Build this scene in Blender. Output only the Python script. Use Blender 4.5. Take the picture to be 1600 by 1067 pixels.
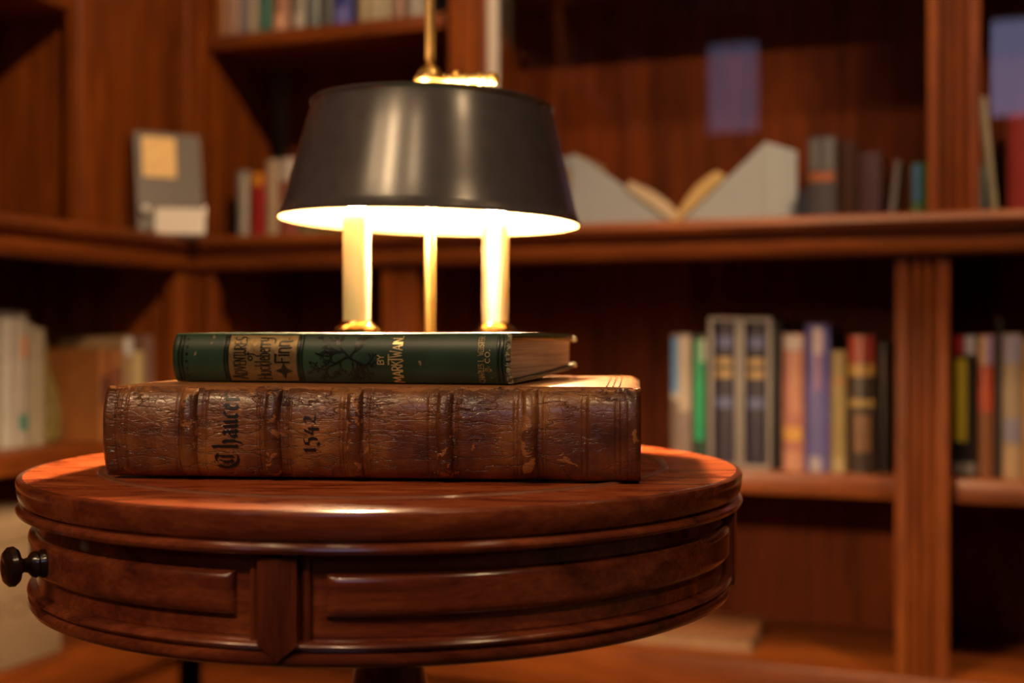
import bpy, bmesh, math, random
from mathutils import Vector, Matrix
PI = math.pi
R = math.radians
random.seed(7)
for o in list(bpy.data.objects): bpy.data.objects.remove(o)
SC = bpy.context.scene
COL = SC.collection

# ---------------------------------------------------------------- camera, world, exposure
F = 1953.0; EYE = 0.83; HZ = 528.0
cam_d = bpy.data.cameras.new('camera'); cam = bpy.data.objects.new('camera', cam_d); COL.objects.link(cam)
cam.location = (0, 0, EYE); cam.rotation_euler = (PI/2, 0, 0)
cam_d.sensor_width = 36; cam_d.lens = F/1600*36; cam_d.shift_y = -(533.5-HZ)/1600
cam_d.clip_start = 0.02
cam_d.dof.use_dof = True; cam_d.dof.focus_distance = 0.80; cam_d.dof.aperture_fstop = 3.8
SC.camera = cam
SC.view_settings.view_transform = 'Standard'; SC.view_settings.look = 'None'
SC.view_settings.gamma = 1; SC.view_settings.use_curve_mapping = False
SC.view_settings.exposure = 0.0
w = bpy.data.worlds.new('world'); SC.world = w; w.use_nodes = True
w.node_tree.nodes['Background'].inputs[0].default_value = (0.30, 0.34, 0.5, 1)
w.node_tree.nodes['Background'].inputs[1].default_value = 0.045
BULB = 4200.0           # emission of the lamp's two bulbs
SPOT = 20.0            # watts of each ceiling spotlight
WINDOW = 3.2           # daylight through the rear windows
WARM = (1.0, 0.66, 0.34); SPOTC = (1.0, 0.66, 0.35)

# the room: corner of the two bookcases, a = along the back case, e = into it
TH = R(21.0); CS, SN = math.cos(TH), math.sin(TH)
CX, CY = -0.639, 2.497
def cw(a, e, z=0.0): return Vector((CX + a*CS + e*SN, CY - a*SN + e*CS, z))
def a_of(px, e):
    k = (px-800)/F
    return (k*(CY+e*CS) - CX - e*SN)/(CS + k*SN)
def x_of(px, y):            # left case: x along (negative towards the camera), y depth
    k = (px-800)/F
    # X = CX + x*SN - y*CS ; Y = CY + x*CS + y*SN
    return (k*(CY+y*SN) - CX + y*CS)/(SN - k*CS)
def zpx(y, d): return EYE - (y-HZ)/F*d

# ---------------------------------------------------------------- materials
MATS = {}
def newmat(name):
    m = bpy.data.materials.new(name); m.use_nodes = True
    nt = m.node_tree; b = nt.nodes['Principled BSDF']
    MATS[name] = m
    return m, nt, b
def N(nt, t, **kw):
    n = nt.nodes.new(t)
    for k, v in kw.items():
        if k.startswith('i_'):
            n.inputs[k[2:].replace('_', ' ')].default_value = v
        else: setattr(n, k, v)
    return n
def ramp(nt, stops):
    r = nt.nodes.new('ShaderNodeValToRGB'); e = r.color_ramp.elements
    while len(e) < len(stops): e.new(0.5)
    for i, (p, c) in enumerate(stops):
        e[i].position = p; e[i].color = (c[0], c[1], c[2], 1)
    return r
def plain(name, col, rough=0.5, metal=0.0, coat=0.0, var=0.12, scale=60, bump=0.0, spec=0.5):
    m, nt, b = newmat(name)
    tc = N(nt, 'ShaderNodeTexCoord'); no = N(nt, 'ShaderNodeTexNoise'); no.inputs['Scale'].default_value = scale
    no.inputs['Detail'].default_value = 4
    nt.links.new(tc.outputs['Object'], no.inputs['Vector'])
    c0 = tuple(max(0, c*(1-var)) for c in col); c1 = tuple(min(1, c*(1+var)) for c in col)
    r = ramp(nt, [(0.3, c0), (0.7, c1)])
    nt.links.new(no.outputs['Fac'], r.inputs[0]); nt.links.new(r.outputs[0], b.inputs['Base Color'])
    b.inputs['Roughness'].default_value = rough; b.inputs['Metallic'].default_value = metal
    b.inputs['Coat Weight'].default_value = coat; b.inputs['Coat Roughness'].default_value = 0.12
    b.inputs['Specular IOR Level'].default_value = spec
    if bump:
        bm_ = N(nt, 'ShaderNodeBump'); bm_.inputs['Strength'].default_value = bump; bm_.inputs['Distance'].default_value = 0.001
        nt.links.new(no.outputs['Fac'], bm_.inputs['Height']); nt.links.new(bm_.outputs[0], b.inputs['Normal'])
    return m
def wood(name, dark, mid, light, axis='x', scale=1.0, rough=0.3, coat=0.4, bump=0.05):
    m, nt, b = newmat(name)
    tc = N(nt, 'ShaderNodeTexCoord'); mp = N(nt, 'ShaderNodeMapping')
    s = {'x': (1.2, 14, 14), 'y': (14, 1.2, 14), 'z': (14, 14, 1.2)}[axis]
    mp.inputs['Scale'].default_value = tuple(v*scale for v in s)
    nt.links.new(tc.outputs['Object'], mp.inputs['Vector'])
    n1 = N(nt, 'ShaderNodeTexNoise'); n1.inputs['Scale'].default_value = 1.6; n1.inputs['Detail'].default_value = 7
    n1.inputs['Roughness'].default_value = 0.6; n1.inputs['Distortion'].default_value = 0.8
    n2 = N(nt, 'ShaderNodeTexNoise'); n2.inputs['Scale'].default_value = 14; n2.inputs['Detail'].default_value = 3
    nt.links.new(mp.outputs[0], n1.inputs['Vector']); nt.links.new(mp.outputs[0], n2.inputs['Vector'])
    r = ramp(nt, [(0.28, dark), (0.5, mid), (0.74, light)])
    nt.links.new(n1.outputs['Fac'], r.inputs[0])
    mx = N(nt, 'ShaderNodeMix', data_type='RGBA', blend_type='MULTIPLY'); mx.inputs[0].default_value = 0.55
    r2 = ramp(nt, [(0.35, (0.55, 0.5, 0.48)), (0.6, (1, 1, 1))])
    nt.links.new(n2.outputs['Fac'], r2.inputs[0])
    nt.links.new(r.outputs[0], mx.inputs[6]); nt.links.new(r2.outputs[0], mx.inputs[7])
    nt.links.new(mx.outputs[2], b.inputs['Base Color'])
    b.inputs['Roughness'].default_value = rough; b.inputs['Coat Weight'].default_value = coat
    b.inputs['Coat Roughness'].default_value = 0.2
    bp = N(nt, 'ShaderNodeBump'); bp.inputs['Strength'].default_value = bump; bp.inputs['Distance'].default_value = 0.001
    nt.links.new(n2.outputs['Fac'], bp.inputs['Height']); nt.links.new(bp.outputs[0], b.inputs['Normal'])
    return m
def emit(name, col, strength):
    m = bpy.data.materials.new(name); m.use_nodes = True; nt = m.node_tree
    nt.nodes.remove(nt.nodes['Principled BSDF'])
    e = nt.nodes.new('ShaderNodeEmission'); e.inputs[0].default_value = (*col, 1); e.inputs[1].default_value = strength
    nt.links.new(e.outputs[0], nt.nodes['Material Output'].inputs[0])
    return m

CASEC = [(0.075, 0.017, 0.003), (0.19, 0.044, 0.005), (0.31, 0.082, 0.009)]
M_casev = wood('mahogany_vertical', *CASEC, axis='z', rough=0.45, coat=0.08)
M_casev.node_tree.nodes['Principled BSDF'].inputs['Specular IOR Level'].default_value = 0.3
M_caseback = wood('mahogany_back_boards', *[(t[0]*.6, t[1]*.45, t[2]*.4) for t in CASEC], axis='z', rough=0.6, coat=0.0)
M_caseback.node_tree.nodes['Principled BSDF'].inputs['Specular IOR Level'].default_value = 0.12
M_caseh = wood('mahogany_horizontal', *CASEC, axis='x', rough=0.45, coat=0.08)
TABC = [(0.085, 0.018, 0.009), (0.235, 0.050, 0.020), (0.38, 0.095, 0.031)]
M_tabdrum = wood('table_drum_wood', *TABC, axis='x', scale=2.2, rough=0.17, coat=0.8, bump=0.08)
M_tabpost = wood('table_post_wood', *[tuple(c*0.9 for c in t) for t in TABC], axis='z', scale=2.2, rough=0.3, coat=0.6, bump=0.08)
M_knob = plain('dark_turned_wood', (0.022, 0.009, 0.006), 0.22, coat=0.6)
M_brass = plain('polished_brass', (0.86, 0.55, 0.17), 0.16, metal=1.0, var=0.08, scale=30)
M_brass_dark = plain('aged_brass', (0.55, 0.35, 0.13), 0.3, metal=1.0, var=0.25, scale=90, bump=0.2)
M_shade = plain('black_lacquered_metal', (0.085, 0.080, 0.088), 0.27, coat=0.3, var=0.1, spec=0.8)
M_shade.node_tree.nodes['Principled BSDF'].inputs['Coat Roughness'].default_value = 0.22
M_liner = plain('cream_shade_lining', (0.20, 0.135, 0.06), 0.6, var=0.02)
M_tube = plain('white_candle_tube', (0.50, 0.45, 0.36), 0.45, var=0.02)
_b = M_tube.node_tree.nodes['Principled BSDF']; _b.inputs['Subsurface Weight'].default_value = 0.2; _b.inputs['Subsurface Radius'].default_value = (0.02, 0.014, 0.008)
M_bulb = emit('lit_bulb', WARM, BULB)

def table_top_mat():
    m, nt, b = newmat('red_mahogany_top')
    tc = N(nt, 'ShaderNodeTexCoord'); mp = N(nt, 'ShaderNodeMapping'); mp.inputs['Scale'].default_value = (9, 34, 9)
    nt.links.new(tc.outputs['Object'], mp.inputs[0])
    n1 = N(nt, 'ShaderNodeTexNoise'); n1.inputs['Scale'].default_value = 1.5; n1.inputs['Detail'].default_value = 8; n1.inputs['Distortion'].default_value = 1.4
    nt.links.new(mp.outputs[0], n1.inputs['Vector'])
    r = ramp(nt, [(0.3, (0.16, 0.026, 0.010)), (0.5, (0.38, 0.075, 0.022)), (0.72, (0.58, 0.17, 0.055))])
    nt.links.new(n1.outputs['Fac'], r.inputs[0]); nt.links.new(r.outputs[0], b.inputs['Base Color'])
    n2 = N(nt, 'ShaderNodeTexNoise'); n2.inputs['Scale'].default_value = 420; n2.inputs['Detail'].default_value = 3
    nt.links.new(tc.outputs['Object'], n2.inputs['Vector'])
    rr = N(nt, 'ShaderNodeMapRange'); rr.inputs[3].default_value = 0.22; rr.inputs[4].default_value = 0.34
    b.inputs['Specular IOR Level'].default_value = 0.08
    nt.links.new(n1.outputs['Fac'], rr.inputs[0]); nt.links.new(rr.outputs[0], b.inputs['Roughness'])
    bp = N(nt, 'ShaderNodeBump'); bp.inputs['Strength'].default_value = 0.35; bp.inputs['Distance'].default_value = 0.0006
    nt.links.new(n2.outputs['Fac'], bp.inputs['Height']); nt.links.new(bp.outputs[0], b.inputs['Normal'])
    b.inputs['Coat Weight'].default_value = 0.0; b.inputs['Coat Roughness'].default_value = 0.3
    return m
M_tabtop = table_top_mat()

def leather_mat(name, chips=0.60, hl=1.0, tint=1.0):
    m, nt, b = newmat(name)
    L = nt.links.new
    tc = N(nt, 'ShaderNodeTexCoord')
    # mottled brown
    n1 = N(nt, 'ShaderNodeTexNoise'); n1.inputs['Scale'].default_value = 22; n1.inputs['Detail'].default_value = 8; n1.inputs['Roughness'].default_value = 0.62
    L(tc.outputs['Object'], n1.inputs['Vector'])
    r1 = ramp(nt, [(0.32, (0.045*tint, 0.014*tint, 0.013*tint)), (0.5, (0.15*tint, 0.048*tint, 0.015*tint)), (0.66, (0.31*tint, 0.125*tint, 0.032*tint))])
    L(n1.outputs['Fac'], r1.inputs[0])
    # chips of raw orange leather
    n2 = N(nt, 'ShaderNodeTexNoise'); n2.inputs['Scale'].default_value = 95; n2.inputs['Detail'].default_value = 5; n2.inputs['Roughness'].default_value = 0.55; n2.inputs['Distortion'].default_value = 0.6
    L(tc.outputs['Object'], n2.inputs['Vector'])
    r2 = ramp(nt, [(chips, (0, 0, 0)), (chips+0.015, (1, 1, 1))])
    L(n2.outputs['Fac'], r2.inputs[0])
    # worn upper / lower edge
    sx = N(nt, 'ShaderNodeSeparateXYZ'); L(tc.outputs['Object'], sx.inputs[0])
    n3 = N(nt, 'ShaderNodeTexNoise'); n3.inputs['Scale'].default_value = 130; n3.inputs['Detail'].default_value = 4
    L(tc.outputs['Object'], n3.inputs['Vector'])
    ma = N(nt, 'ShaderNodeMath', operation='MULTIPLY_ADD'); ma.inputs[1].default_value = 0.010; ma.inputs[2].default_value = -0.005
    L(n3.outputs['Fac'], ma.inputs[0])
    ad = N(nt, 'ShaderNodeMath', operation='ADD'); L(sx.outputs['Z'], ad.inputs[0]); L(ma.outputs[0], ad.inputs[1])
    g = N(nt, 'ShaderNodeMath', operation='GREATER_THAN'); g.inputs[1].default_value = 0.0583; L(ad.outputs[0], g.inputs[0])
    mxa = N(nt, 'ShaderNodeMath', operation='MAXIMUM'); L(g.outputs[0], mxa.inputs[0]); L(r2.outputs[0], mxa.inputs[1])
    mx = N(nt, 'ShaderNodeMix', data_type='RGBA'); L(mxa.outputs[0], mx.inputs[0]); L(r1.outputs[0], mx.inputs[6])
    mx.inputs[7].default_value = (0.42, 0.17, 0.055, 1)
    # crackle: cracks running along the spine
    mp = N(nt, 'ShaderNodeMapping'); mp.inputs['Scale'].default_value = (0.6, 0.3, 1.25)
    nd = N(nt, 'ShaderNodeTexNoise'); nd.inputs['Scale'].default_value = 60; nd.inputs['Detail'].default_value = 3
    L(tc.outputs['Object'], nd.inputs['Vector'])
    va = N(nt, 'ShaderNodeVectorMath', operation='MULTIPLY_ADD'); va.inputs[1].default_value = (0.0032,)*3
    L(nd.outputs['Color'], va.inputs[0]); L(tc.outputs['Object'], va.inputs[2])
    L(va.outputs[0], mp.inputs[0])
    vo = N(nt, 'ShaderNodeTexVoronoi', feature='DISTANCE_TO_EDGE'); vo.inputs['Scale'].default_value = 260
    L(mp.outputs[0], vo.inputs['Vector'])
    rv = ramp(nt, [(0.0, (0, 0, 0)), (0.06, (0.8, 0.8, 0.8)), (0.3, (1, 1, 1))]); L(vo.outputs['Distance'], rv.inputs[0])
    mq = N(nt, 'ShaderNodeMapping'); mq.inputs['Scale'].default_value = (0.42, 0.42, 1.7); L(tc.outputs['Object'], mq.inputs[0])
    nq = N(nt, 'ShaderNodeTexNoise'); nq.inputs['Scale'].default_value = 62; nq.inputs['Detail'].default_value = 4; nq.inputs['Roughness'].default_value = 0.6; L(mq.outputs[0], nq.inputs['Vector'])
    s1 = N(nt, 'ShaderNodeMath', operation='SUBTRACT'); s1.inputs[1].default_value = 0.5; L(nq.outputs['Fac'], s1.inputs[0])
    s2 = N(nt, 'ShaderNodeMath', operation='ABSOLUTE'); L(s1.outputs[0], s2.inputs[0])
    rq = ramp(nt, [(0.0, (0, 0, 0)), (0.012, (0.75, 0.75, 0.75)), (0.05, (1, 1, 1))]); L(s2.outputs[0], rq.inputs[0])
    rv0 = rv; rmn = N(nt, 'ShaderNodeMix', data_type='RGBA', blend_type='MULTIPLY'); rmn.inputs[0].default_value = 1.0
    rlo = ramp(nt, [(0.0, (0.80,)*3), (1.0, (1,)*3)]); L(rv0.outputs[0], rlo.inputs[0])
    L(rq.outputs[0], rmn.inputs[6]); L(rlo.outputs[0], rmn.inputs[7])
    class _O: outputs = [rmn.outputs[2]]
    rv = _O
    # crack presence varies
    n4 = N(nt, 'ShaderNodeTexNoise'); n4.inputs['Scale'].default_value = 14; L(tc.outputs['Object'], n4.inputs['Vector'])
    r4 = ramp(nt, [(0.36, (0.25,)*3), (0.52, (1,)*3)]); L(n4.outputs['Fac'], r4.inputs[0])
    mc = N(nt, 'ShaderNodeMix', data_type='RGBA', blend_type='MULTIPLY'); L(mx.outputs[2], mc.inputs[6]); L(rv.outputs[0], mc.inputs[7])
    mf = N(nt, 'ShaderNodeMath', operation='MULTIPLY'); mf.inputs[1].default_value = 0.6*hl; L(r4.outputs[0], mf.inputs[0]); L(mf.outputs[0], mc.inputs[0])
    L(mc.outputs[2], b.inputs['Base Color'])
    b1 = N(nt, 'ShaderNodeBump'); b1.inputs['Distance'].default_value = 0.0005
    ms = N(nt, 'ShaderNodeMath', operation='MULTIPLY'); ms.inputs[1].default_value = 1.0*hl; L(r4.outputs[0], ms.inputs[0]); L(ms.outputs[0], b1.inputs['Strength'])
    L(rv.outputs[0], b1.inputs['Height'])
    b2 = N(nt, 'ShaderNodeBump'); b2.inputs['Distance'].default_value = 0.0016; b2.inputs['Strength'].default_value = 0.6
    L(n2.outputs['Fac'], b2.inputs['Height']); L(b1.outputs[0], b2.inputs['Normal']); L(b2.outputs[0], b.inputs['Normal'])
    ro = N(nt, 'ShaderNodeMapRange'); ro.inputs[3].default_value = 0.28; ro.inputs[4].default_value = 0.5; L(n1.outputs['Fac'], ro.inputs[0])
    L(ro.outputs[0], b.inputs['Roughness'])
    b.inputs['Coat Weight'].default_value = 0.8; b.inputs['Coat Roughness'].default_value = 0.22
    L(b1.outputs[0], b.inputs['Coat Normal'])
    return m
M_leather = leather_mat('cracked_brown_leather', 0.66, 1.0, 1.35)
M_band = leather_mat('worn_band_leather', 0.56, 0.6, 1.0)
M_board = leather_mat('board_leather', 0.64, 0.5, 0.5)
for _m, _c in ((M_board, .2),):
    _m.node_tree.nodes['Principled BSDF'].inputs['Coat Weight'].default_value = _c; _m.node_tree.nodes['Principled BSDF'].inputs['Coat Roughness'].default_value = 0.4
M_ink = plain('black_ink', (0.012, 0.012, 0.014), 0.4)
M_paper_old = plain('old_rag_paper', (0.45, 0.30, 0.17), 0.8, var=0.3, scale=200)
def cloth_mat():
    m, nt, b = newmat('green_book_cloth'); L = nt.links.new
    tc = N(nt, 'ShaderNodeTexCoord')
    n = N(nt, 'ShaderNodeTexNoise'); n.inputs['Scale'].default_value = 30; n.inputs['Detail'].default_value = 6; L(tc.outputs['Object'], n.inputs['Vector'])
    r = ramp(nt, [(0.3, (0.012, 0.040, 0.022)), (0.7, (0.028, 0.080, 0.045))]); L(n.outputs['Fac'], r.inputs[0])
    n3 = N(nt, 'ShaderNodeTexNoise'); n3.inputs['Scale'].default_value = 180; n3.inputs['Detail'].default_value = 4; L(tc.outputs['Object'], n3.inputs['Vector'])
    r3 = ramp(nt, [(0.70, (0, 0, 0)), (0.73, (1, 1, 1))]); L(n3.outputs['Fac'], r3.inputs[0])
    mx = N(nt, 'ShaderNodeMix', data_type='RGBA'); L(r3.outputs[0], mx.inputs[0]); L(r.outputs[0], mx.inputs[6]); mx.inputs[7].default_value = (0.30, 0.24, 0.14, 1)
    L(mx.outputs[2], b.inputs['Base Color']); b.inputs['Roughness'].default_value = 0.42
    n2 = N(nt, 'ShaderNodeTexNoise'); n2.inputs['Scale'].default_value = 900; L(tc.outputs['Object'], n2.inputs['Vector'])
    bp = N(nt, 'ShaderNodeBump'); bp.inputs['Strength'].default_value = 0.25; bp.inputs['Distance'].default_value = 0.0003; L(n2.outputs['Fac'], bp.inputs['Height']); L(bp.outputs[0], b.inputs['Normal'])
    b.inputs['Coat Weight'].default_value = 0.12; b.inputs['Coat Roughness'].default_value = 0.35
    return m
M_cloth = cloth_mat()
M_fray = plain('frayed_cloth_edge', (0.33, 0.31, 0.20), 0.75, var=0.5, scale=260, bump=0.6)
M_gilt = plain('gilt_panel', (0.31, 0.215, 0.095), 0.42, metal=0.65, var=0.16, scale=300, bump=0.3)
M_giltletter = plain('gilt_lettering', (0.85, 0.66, 0.34), 0.3, metal=0.5, var=0.2, scale=400)
M_giltfade = plain('faded_gilt_lettering', (0.30, 0.25, 0.12), 0.4, metal=0.3, var=0.6, scale=300)
M_emboss = plain('black_stamping', (0.010, 0.013, 0.010), 0.3)
def pages_mat(name, c0, c1, sc=900):
    m, nt, b = newmat(name); L = nt.links.new
    tc = N(nt, 'ShaderNodeTexCoord'); mp = N(nt, 'ShaderNodeMapping'); mp.inputs['Scale'].default_value = (6, 6, sc)
    L(tc.outputs['Object'], mp.inputs[0]); n = N(nt, 'ShaderNodeTexNoise'); n.inputs['Scale'].default_value = 1; n.inputs['Detail'].default_value = 5; L(mp.outputs[0], n.inputs['Vector'])
    r = ramp(nt, [(0.35, c0), (0.6, c1)]); L(n.outputs['Fac'], r.inputs[0]); L(r.outputs[0], b.inputs['Base Color']); b.inputs['Roughness'].default_value = 0.75
    bp = N(nt, 'ShaderNodeBump'); bp.inputs['Strength'].default_value = 0.6; bp.inputs['Distance'].default_value = 0.0004; L(n.outputs['Fac'], bp.inputs['Height']); L(bp.outputs[0], b.inputs['Normal'])
    return m
M_pages = pages_mat('stacked_page_edges', (0.27, 0.23, 0.20), (0.52, 0.47, 0.43))

# ---------------------------------------------------------------- mesh helpers
class MB:
    def __init__(s): s.bm = bmesh.new()
    def box(s, x0, x1, y0, y1, z0, z1, bev=0.0):
        v = [s.bm.verts.new(p) for p in [(x0,y0,z0),(x1,y0,z0),(x1,y1,z0),(x0,y1,z0),(x0,y0,z1),(x1,y0,z1),(x1,y1,z1),(x0,y1,z1)]]
        fs = [s.bm.faces.new([v[i] for i in q]) for q in [(0,3,2,1),(4,5,6,7),(0,1,5,4),(1,2,6,5),(2,3,7,6),(3,0,4,7)]]
        if bev:
            es = list({e for f in fs for e in f.edges})
            bmesh.ops.bevel(s.bm, geom=es, offset=bev, segments=2, affect='EDGES', profile=0.5)
        return s
    def grid(s, fn, nu, nv, closeu=False):
        vs = [[s.bm.verts.new(fn(i/nu, j/nv)) for j in range(nv+1)] for i in range(nu if closeu else nu+1)]
        n = nu
        for i in range(n):
            for j in range(nv):
                a, b = vs[i], vs[(i+1) % len(vs)]
                try: s.bm.faces.new([a[j], b[j], b[j+1], a[j+1]])
                except ValueError: pass
        return s
    def lathe(s, prof, n=48, c=(0,0,0), mat=None, a0=0, a1=2*PI):
        full = abs(a1-a0-2*PI) < 1e-6
        rings = []
        for i in range(n if full else n+1):
            t = a0+(a1-a0)*i/n
            ring = []
            for r, z in prof:
                p = Vector((r*math.cos(t), r*math.sin(t), z))
                if mat is not None: p = mat @ p
                ring.append(s.bm.verts.new(p + Vector(c)))
            rings.append(ring)
        m = len(rings)
        for i in range(n):
            a, b = rings[i], rings[(i+1) % m]
            for j in range(len(prof)-1):
                s.bm.faces.new([a[j], b[j], b[j+1], a[j+1]])
        bmesh.ops.remove_doubles(s.bm, verts=s.bm.verts, dist=1e-7)
        return s
    def tube(s, pts, rad, n=12, cap=True):
        pts = [Vector(p) for p in pts]; rings = []
        up = Vector((0, 0, 1))
        for i, p in enumerate(pts):
            t = (pts[min(i+1, len(pts)-1)] - pts[max(i-1, 0)]).normalized()
            x = t.cross(up)
            if x.length < 1e-4: x = t.cross(Vector((0, 1, 0)))
            x.normalize(); y = x.cross(t)
            r = rad[i] if isinstance(rad, (list, tuple)) else rad
            rings.append([s.bm.verts.new(p + x*(r*math.cos(2*PI*k/n)) + y*(r*math.sin(2*PI*k/n))) for k in range(n)])
        for i in range(len(rings)-1):
            for k in range(n):
                s.bm.faces.new([rings[i][k], rings[i][(k+1) % n], rings[i+1][(k+1) % n], rings[i+1][k]])
        if cap:
            s.bm.faces.new(rings[0]); s.bm.faces.new(rings[-1][::-1])
        return s
    def prism(s, pts, vec):
        vec = Vector(vec)
        a = [s.bm.verts.new(p) for p in pts]; b = [s.bm.verts.new(Vector(p)+vec) for p in pts]
        s.bm.faces.new(a); s.bm.faces.new(b[::-1]); n = len(pts)
        for i in range(n): s.bm.faces.new([a[i], a[(i+1) % n], b[(i+1) % n], b[i]])
        return s
    def sphere(s, r, c, sz=1, n=20):
        prof = [(r*math.sin(PI*i/n), -r*sz*math.cos(PI*i/n)) for i in range(n+1)]
        return s.lathe(prof, n=24, c=c)
    def build(s, name, mat, parent=None, smooth=True, angle=35):
        bmesh.ops.recalc_face_normals(s.bm, faces=s.bm.faces)
        me = bpy.data.meshes.new(name); s.bm.to_mesh(me); s.bm.free()
        me.materials.append(mat)
        o = bpy.data.objects.new(name, me); COL.objects.link(o)
        if parent: o.parent = parent
        if smooth:
            me.shade_smooth()
            try: me.set_sharp_from_angle(angle=R(angle))
            except Exception: pass
        return o
def tag(o, label, cat, group=None):
    o['label'] = label; o['category'] = cat
    if group: o['group'] = group
    return o
def thing(name, loc, rz=0, label=None, cat=None, group=None, rx=0, ry=0):
    o = bpy.data.objects.new(name, None); COL.objects.link(o)
    o.location = loc; o.rotation_euler = (rx, ry, rz); o.empty_display_size = 0.05
    return tag(o, label, cat, group)
def struct(o): o['kind'] = 'structure'; return o

# ---------------------------------------------------------------- room shell
ROT = -TH
RC = cw(0, 0)
M_wall = plain('warm_plaster', (0.26, 0.17, 0.09), 0.8, var=0.05, scale=8)
M_ceil = plain('ceiling_plaster', (0.30, 0.24, 0.17), 0.85, var=0.04, scale=6)
M_floor = wood('floor_boards', (0.06, 0.02, 0.01), (0.13, 0.05, 0.02), (0.2, 0.085, 0.035), axis='y', scale=0.6, rough=0.35)
A0, A1, B0, B1, CEIL = -0.42, 3.6, -0.42, 4.6, 2.62
def shell(name, x0, x1, y0, y1, z0, z1, mat):
    o = MB().box(x0, x1, y0, y1, z0, z1).build(name, mat, smooth=False); o.location = RC; o.rotation_euler = (0, 0, ROT); return struct(o)
shell('floor', A0-.1, A1+.1, -B1-.1, -B0+.1, -0.1, 0, M_floor)
shell('ceiling', A0-.1, A1+.1, -B1-.1, -B0+.1, CEIL, CEIL+.1, M_ceil)
shell('wall_back', A0-.1, A1+.1, -B0, -B0+.1, 0, CEIL, M_wall)
shell('wall_left', A0-.1, A0, -B1, -B0, 0, CEIL, M_wall)
shell('wall_right', A1, A1+.1, -B1, -B0, 0, CEIL, M_wall)
# rear wall with two window openings
def rear_wall():
    mb = MB(); xs = [A0-.1, -0.02, 0.30, 1.30, 2.40, A1+.1]
    z0, z1 = 1.96, 2.50
    mb.box(xs[0], xs[-1], -B1-.1, -B1, 0, z0); mb.box(xs[0], xs[-1], -B1-.1, -B1, z1, CEIL)
    for i in (0, 2, 4): mb.box(xs[i], xs[i+1], -B1-.1, -B1, z0, z1)
    o = mb.build('wall_rear', M_wall, smooth=False); o.location = RC; o.rotation_euler = (0, 0, ROT); struct(o)
    fr = wood('window_frame_wood', *CASEC, axis='z')
    for k, (a, b, pw) in enumerate(((xs[1], xs[2], .36), (xs[3], xs[4], .8))):
        mt = emit('daylit_window_pane', (0.55, 0.54, 0.92), WINDOW*pw)
        m = MB(); t = 0.02
        m.box(a, a+t, -B1-.07, -B1+.01, z0, z1); m.box(b-t, b, -B1-.07, -B1+.01, z0, z1)
        m.box(a, b, -B1-.07, -B1+.01, z0, z0+t); m.box(a, b, -B1-.07, -B1+.01, z1-t, z1)
        wn = m.build('window_%d' % (k+1), fr, smooth=False); wn.location = RC; wn.rotation_euler = (0, 0, ROT); struct(wn)
        MB().box(a+t, b-t, -B1-.06, -B1-.05, z0+t, z1-t).build('pane', mt, wn, smooth=False)
rear_wall()

# ceiling spotlights
def spotlight(a, b, tx, power, size=R(95), label=''):
    p = cw(a, -b, CEIL)
    t = thing('ceiling_spotlight', p, 0, label, 'light', 'ceiling spotlights')
    MB().lathe([(0.035, 0), (0.05, 0), (0.052, -0.004), (0.05, -0.012), (0.038, -0.014), (0.035, -0.004), (0.035, 0)], n=32).build('trim_ring', M_brass_dark, t)
    MB().lathe([(0, -0.003), (0.035, -0.003), (0.035, 0), (0, 0)], n=24).build('lens', emit('spot_lens', SPOTC, 60), t)
    ld = bpy.data.lights.new('spot', 'SPOT'); ld.energy = power; ld.color = SPOTC; ld.spot_size = size; ld.spot_blend = 0.6; ld.shadow_soft_size = 0.045
    lo = bpy.data.objects.new('spot', ld); COL.objects.link(lo); lo.parent = t
    d = (Vector(tx) - (p + Vector((0, 0, -0.03))))
    lo.location = (0, 0, -0.03); lo.rotation_euler = d.to_track_quat('-Z', 'Y').to_euler()
spotlight(1.80, 1.50, cw(-0.05, 0.1, 1.12), SPOT*13, R(62), 'brass ringed spotlight in the ceiling lighting the corner of the two bookcases')
spotlight(1.05, 0.68, cw(1.10, -0.08, 1.12), SPOT*3.4, R(64), 'brass ringed spotlight in the ceiling close before the glazed bays')
spotlight(2.30, 1.10, cw(1.42, 0.0, 0.62), SPOT*8, R(46), 'brass ringed spotlight in the ceiling towards the right end of the back bookcase')
spotlight(0.75, 2.35, cw(-0.15, -2.1, 1.9), SPOT*7, R(70), 'added fill spotlight in the ceiling brightening the upper shelves of the left bookcase')  # unseen lamp added so these shelves show up in the glass doors
spotlight(2.55, 2.10, (0.0, 0.85, 0.72), SPOT*1.3, R(26), 'added highlight spotlight in the ceiling to the right of the drum table')  # unseen lamp added for highlights and fill on the table's right side
for a_, pw_, l_ in ((0.05, 1.1, 'beside the left bookcase'), (0.62, 3.0, 'between the two rear windows'), (1.45, 1.1, 'before the wide window')):
    spotlight(a_, 3.30, (-0.1, 0.8, 0.70), SPOT*pw_, R(27), 'brass ringed spotlight in the rear row of the ceiling, ' + l_)

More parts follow.
